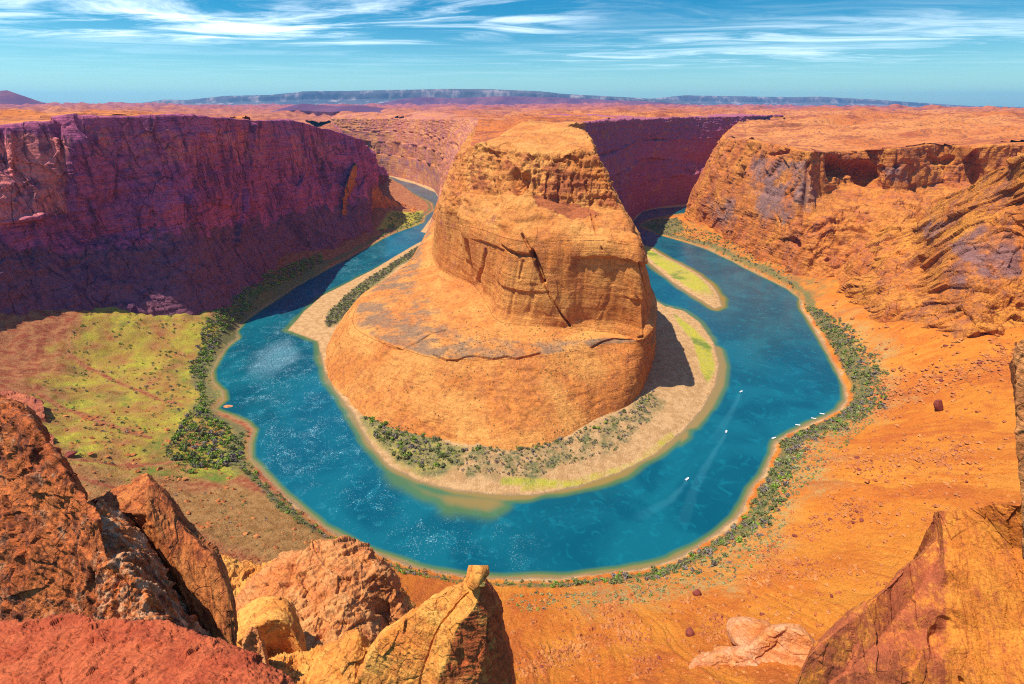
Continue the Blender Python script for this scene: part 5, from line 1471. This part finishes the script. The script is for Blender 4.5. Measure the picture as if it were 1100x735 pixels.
def bush_geo(seed, nleaf=150):
    """leaf clumps spread through a low uneven crown, unit radius"""
    r = np.random.default_rng(seed)
    lobes = r.uniform(-.55, .55, (6, 3)) * [1, 1, .4] + [0, 0, .45]
    rad = r.uniform(.3, .55, 6)
    V, Fc = [], []
    for k in range(nleaf):
        j = r.integers(6)
        d = r.normal(size=3); d /= np.linalg.norm(d); d[2] = abs(d[2]) * .9 - .25
        c = lobes[j] + d * rad[j] * r.uniform(.7, 1.08)
        c[2] = max(c[2], .03)
        n = d + r.normal(size=3) * .55; n /= np.linalg.norm(n)
        a = np.cross(n, r.normal(size=3)); a /= np.linalg.norm(a); b2 = np.cross(n, a)
        s = r.uniform(.10, .22)
        i = len(V)
        V += [c - a * s - b2 * s * .7, c + a * s - b2 * s * .6, c + a * s * .8 + b2 * s, c - a * s * .9 + b2 * s * .8]
        Fc.append((i, i + 1, i + 2, i + 3))
    # a few stems
    for k in range(4):
        i = len(V); q = lobes[k] * .9
        V += [np.array([-.03, 0, 0]), np.array([.03, 0, 0]), q + [.02, 0, 0], q - [.02, 0, 0]]
        Fc.append((i, i + 1, i + 2, i + 3))
    return np.array(V), np.array(Fc)


geos = [bush_geo(500 + k, 130) for k in range(6)]
small = [bush_geo(520 + k, 44) for k in range(6)]
ZONES = [  # name, polygon (frame), z, spacing m, radius range, material weights, label
    ("right", None, 0, 2.3, (.8, 2.6), (.55, .25, .12, .08)),
    ("left", [(218, 400), (232, 375), (255, 345), (300, 310), (348, 284), (345, 278), (290, 302), (240, 340), (205, 395), (215, 430), (180, 500), (205, 525), (250, 500), (262, 480), (246, 462), (225, 440)], 4, 2.8, (.9, 3.0), (.30, .18, .52, 0)),
    ("delta", [(30, 480), (75, 400), (125, 360), (230, 344), (290, 305), (270, 338), (225, 390), (236, 440), (262, 470), (215, 520), (165, 530), (100, 520), (60, 500)], 15, 6.5, (.7, 1.8), (.45, .2, .35, 0)),
    ("tip", [(392, 448), (410, 446), (440, 462), (480, 476), (500, 486), (482, 500), (455, 504), (425, 492), (404, 470)], 4, 2.8, (.8, 2.6), (.4, .40, .20, 0)),
    ("tipscrub", [(470, 488), (560, 486), (640, 464), (690, 430), (708, 424), (700, 452), (650, 488), (570, 510), (500, 510)], 5, 3.0, (.6, 1.6), (.5, .5, 0, 0)),
    ("tipfoot", [(500, 480), (560, 480), (640, 458), (680, 436), (698, 416), (704, 420), (690, 440), (650, 462), (570, 486), (500, 486)], 6, 4, (1.0, 2.2), (.7, .2, .1, 0)),
    ("penleft", [(348, 352), (352, 335), (380, 308), (420, 282), (468, 252), (468, 262), (430, 282), (395, 310), (370, 338), (356, 350)], 3, 2.9, (1.0, 2.6), (.5, .42, .08, 0)),
    ("hill", [(60, 560), (100, 500), (200, 515), (260, 505), (330, 560), (300, 590), (200, 600), (100, 580)], 30, 7, (.5, 1.2), (.55, .35, .1, 0)),
    ("farright", [(688, 240), (700, 235), (728, 234), (740, 246), (800, 268), (850, 296), (860, 320), (840, 306), (800, 284), (760, 264), (712, 250)], 5, 6.5, (1.3, 2.8), (.6, .3, .1, 0)),
    ("leftarm", [(400, 258), (425, 236), (450, 228), (456, 234), (445, 242), (425, 248)], 4, 6.5, (1.5, 3), (.5, .1, .4, 0)),
    ("sagebelt", [(540, 632), (640, 630), (720, 618), (800, 585), (835, 500), (880, 470), (915, 440), (940, 440), (935, 460), (890, 500), (850, 550), (830, 605), (780, 640), (680, 655), (560, 665)], 16, 2.3, (.4, 1.2), (.12, .10, .05, .73)),
    ("benchbush", None, 0, 10, (.5, 1.1), (.9, .1, 0, 0)),
]
allb = []
for zi, (zn, poly, z, sp_, rad, wts) in enumerate(ZONES):
    if zn == "benchbush": continue
    r = np.random.default_rng(700 + zi)
    if poly is None:
        lo, hi = np.array([30, 235]), np.array([480, 800])
    else:
        W = np.array([P(a, b, z)[:2] for a, b in poly]); lo, hi = W.min(0), W.max(0)
    n = int((hi[0] - lo[0]) * (hi[1] - lo[1]) / sp_ ** 2)
    q = (lo + r.random((n, 2)) * (hi - lo)).astype(np.float32)
    zz, dd, _ = land(q[None]); zz, dd = zz[0], dd[0]
    q3 = np.concatenate([q, np.zeros((len(q), 1))], -1)
    nz = fbm(q3, 40, oct=4, seed=50); nz_ = fbm(q3, 16, oct=2, seed=710 + zi)
    if poly is None:
        outb = poly_dist(q, OUTL) <= poly_dist(q, np.array(INN))
        wd = np.interp(q[:, 0], [-450, -300, -100, 60, 200, 400, 560], [22, 20, 13, 14, 20, 30, 16])
        ok = outb & (dd > 6) & (dd < wd * 1.1 + 12 * nz + 10 * r.random(len(q)) ** 3) & (nz_ > -.3)
    else:
        ok = (sdist(q, W) + 5 * nz > 0) & (dd > 3) & (nz_ > (-.05 if zn in ("delta", "hill") else -.35))
    for (x, y), h in zip(q[ok], zz[ok]):
        mi = r.choice(4, p=wts)
        allb.append((x, y, h, rad[0] * .8 + (rad[1] * 1.25 - rad[0] * .8) * r.random() ** 2.2, mi, zn))
# a second, left hand bank strip along the foot of the brown slope
r = np.random.default_rng(790)
q = np.stack([r.uniform(-300, 40, 5200), r.uniform(235, 420, 5200)], -1).astype(np.float32)
zz, dd, _ = land(q[None]); nz = fbm(np.concatenate([q, np.zeros((len(q), 1))], -1), 40, oct=4, seed=50)
ob_ = poly_dist(q, OUTL) <= poly_dist(q, np.array(INN))
for k in np.nonzero(ob_ & (dd[0] > 4) & (dd[0] < 15 + 9 * nz))[0]:
    allb.append((q[k, 0], q[k, 1], zz[0, k], r.uniform(.7, 2.1), r.choice(4, p=(.55, .15, .3, 0)), "near"))
# bushes on the butte's apron and bench, rooted on its surface
r = np.random.default_rng(800)
rowsel = np.nonzero((pv > 1.05) & (pv < 3.0))[0]
cnt = 0
cx_ = G2[rowsel][:, :, :]
uvb = proj(cx_)
nb_ = fbm(cx_, 60, oct=3, seed=801)
lin_ = np.maximum(0, fbm(cx_, 38, 38, 260, 2, seed=124, ridged=True) - .4)
prob = (0.25 + 1.5 * nb_ + 5 * lin_) * (uvb[..., 0] > 330)
cand = np.argwhere(r.random(prob.shape) < np.clip(prob, 0, 1.5) * .009)
for a_, b2_ in cand:
    p = cx_[a_, b2_]
    allb.append((p[0], p[1], p[2] - .1, r.uniform(.5, 1.15), 0 if r.random() < .8 else 1, "rock"))
dist = np.array([math.dist(b[:3], (0, 0, H)) / b[3] for b in allb])
uvs = proj(np.array([b[:3] for b in allb]))
vis = (uvs[:, 0] > -20) & (uvs[:, 0] < 1120) & (uvs[:, 1] > 0) & (uvs[:, 1] < 745)
order = np.argsort(np.where(vis, dist, dist + 1e6))
LAB = {"right": ("shrub in the dark thicket along the right river bank", "shrubs along the right bank"), "left": ("shrub in the green thicket along the left bank", "shrubs along the left bank"), "near": ("shrub in the narrow strip along the near river bank", "shrubs along the near bank"),
       "tip": ("grey green shrub on the left tip of the peninsula beach", "shrubs on the peninsula tip"), "delta": ("low dark bush dotted over the yellow green flat", "bushes on the green flat"), "penleft": ("shrub in the dark strip behind the peninsula's left beach", "shrubs on the left of the peninsula"),
       "tipscrub": ("low dry bush dotted over the pale peninsula beach", "bushes on the peninsula beach"), "tipfoot": ("dark shrub at the foot of the butte's front slope", "shrubs at the foot of the butte"), "hill": ("small bush dotted over the brown left slope", "bushes on the brown slope"), "farright": ("shrub on the far right bank under the orange wall", "shrubs on the far right bank"), "sagebelt": ("small pale sage bush on the sand behind the right bank thicket", "sage bushes behind the right bank"), "leftarm": ("shrub on the green spit up the left arm of the river", "shrubs up the left arm"), "rock": ("tiny dark bush growing on the butte's bare rock", "bushes on the butte")}
pm = {}
for rank, i in enumerate(order[:280]):
    x, y, z, rad, mi, zn = allb[i]
    k = i % 6
    if (k, mi) not in pm:
        V_, F_ = geos[k]
        o = mesh_obj("shrub", V_, F_, leafm[mi], smooth=False); pm[(k, mi)] = o
    else:
        o = pm[(k, mi)].copy(); C.objects.link(o)
    o.location = (x, y, z - .1); o.scale = (rad, rad, rad * rng.uniform(.8, 1.3)); o.rotation_euler = (0, 0, rng.uniform(0, 6.28))
    tag(o, LAB[zn][0], "shrub", LAB[zn][1])
for mi, nm in enumerate(["far_tamarisk_scrub", "far_grey_scrub", "far_green_scrub", "far_sage_scrub"]):
    Vs, Fs, n0 = [], [], 0
    for i in order[280:]:
        x, y, z, rad, m_, zn = allb[i]
        if m_ != mi: continue
        V_, F_ = small[i % 6]
        an = rng.uniform(0, 6.28); ca, sa = math.cos(an), math.sin(an)
        W_ = np.stack([V_[:, 0] * ca - V_[:, 1] * sa, V_[:, 0] * sa + V_[:, 1] * ca, V_[:, 2] * rng.uniform(.8, 1.3)], -1) * rad * 1.08 + [x, y, z - .1]
        Vs.append(W_); Fs.append(F_ + n0); n0 += len(V_)
    if Vs:
        o = mesh_obj(nm, np.concatenate(Vs), np.concatenate(Fs), leafm[mi], smooth=False)
        tag(o, ["dark tamarisk scrub covering the river banks", "grey leafless scrub covering the river banks", "bright green scrub covering the river banks", "pale sage scrub covering the right bank"][mi], "scrub", kind="stuff")
print("bushes", len(allb))

# ------------------------------------------------------------------ boats
def plain(name, col, rough=.4):
    m, g = new_mat(name)
    geo = g.n('ShaderNodeNewGeometry')
    n = g.noise(geo.outputs['Position'], 3.0, 3)
    c = g.mix(g.ramp(n, .3, .7, 0, .35), col, tuple(x * .8 for x in col))
    return finish(m, g, c, rough, None, spec=.4)


M['hull'] = plain("white_hull_paint", (.80, .80, .78)); M['deck'] = plain("grey_deck", (.42, .42, .42), .7); M['motor'] = plain("black_motor", (.03, .03, .035)); M['canvas'] = plain("blue_canvas", (.05, .12, .30), .8)


def boxv(x0, x1, y0, y1, z0, z1):
    v = np.array([(x0, y0, z0), (x1, y0, z0), (x1, y1, z0), (x0, y1, z0), (x0, y0, z1), (x1, y0, z1), (x1, y1, z1), (x0, y1, z1)], float)
    f = np.array([(3, 2, 1, 0), (4, 5, 6, 7), (0, 1, 5, 4), (1, 2, 6, 5), (2, 3, 7, 6), (3, 0, 4, 7)])
    return v, f


def boat():
    root = bpy.data.objects.new("motorboat", None); C.objects.link(root)
    xs_ = np.linspace(-3.2, 3.4, 18)
    half = 1.15 * np.sqrt(np.clip(1 - (np.clip(xs_ - .2, 0, None) / 3.2) ** 2, 0.0005, 1))
    prof = []
    for x, h in zip(xs_, half):
        rise = .35 * max(0, x / 3.4) ** 2
        prof.append([(x, -h, .75 + rise), (x, -h * .92, .35 + rise), (x, -h * .55, -.15 + rise), (x, 0, -.32 + rise * 1.4), (x, h * .55, -.15 + rise), (x, h * .92, .35 + rise), (x, h, .75 + rise), (x, h * .84, .75 + rise), (x, h * .80, .38 + rise * .5), (x, 0, .36 + rise * .5), (x, -h * .80, .38 + rise * .5), (x, -h * .84, .75 + rise), (x, -h, .75 + rise)])
    Gp = np.array(prof)
    mesh_obj("hull", Gp, grid_faces(*Gp.shape[:2]), M['hull'], root)
    tv = Gp[0][:7]; mesh_obj("transom", np.vstack([tv[[0, 2, 4, 6]], tv[[0, 2, 4, 6]] - [.06, 0, 0]]), [(0, 1, 2, 3), (7, 6, 5, 4)], M['hull'], root, smooth=False)
    for x in (-1.9, -.5):
        v, f = boxv(x, x + .5, -.8, .8, .36, .72); mesh_obj("seat", v, f, M['deck'], root, smooth=False)
    v, f = boxv(.5, .95, -.35, .35, .36, 1.25); mesh_obj("console", v, f, M['hull'], root, smooth=False)
    v, f = boxv(-3.75, -3.3, -.22, .22, .3, 1.15); v[4:, 0] += .1; mesh_obj("outboard_motor", v, f, M['motor'], root, smooth=False)
    return root


b0 = boat()
spots = [(796, 421, .6, "white motorboat midstream, farthest out on the right side of the river"), (780, 464, 1.0, "white motorboat midstream below and left of the farthest boat"), (738, 515, .7, "white motorboat midstream, nearest to the viewer"),
         (874, 450, -.5, "white boat moored left of its twin in the inlet off the right bank"), (883, 445, -.4, "white boat moored right of its twin, deepest in the inlet off the right bank"), (857, 457, -.3, "white boat moored at the sandy tip left of the twin boats"), (831, 471, .4, "white boat moored at the rocky point, leftmost by the right bank")]
for i, (u, v, a, lab) in enumerate(spots):
    if i == 0: o = b0
    else:
        o = b0.copy(); C.objects.link(o)
        for ch in b0.children:
            c = ch.copy(); C.objects.link(c); c.parent = o
    p = P(u, v, 0)
    o.location = (p[0], p[1], .1); o.rotation_euler = (0, 0, a); o.scale = (.72, .72, .72)
    tag(o, lab, "boat", "white boats on the river")

# ------------------------------------------------------------------ haze
m = bpy.data.materials.new("haze_air"); m.use_nodes = True; m.node_tree.nodes.clear(); g = NG(m.node_tree)
pvn = g.n('ShaderNodeVolumePrincipled', {'Color': (0.16, 0.55, 1.0), 'Density': 2.3e-5, 'Anisotropy': 0.2})
g.n('ShaderNodeOutputMaterial', {'Volume': pvn.outputs[0]})
v, f = boxv(-30000, 30000, -3000, 28000, -61, 800)
o = mesh_obj("haze", v, f, m, smooth=False)
tag(o, "thin blue desert haze fading the horizon", "haze", kind="stuff")
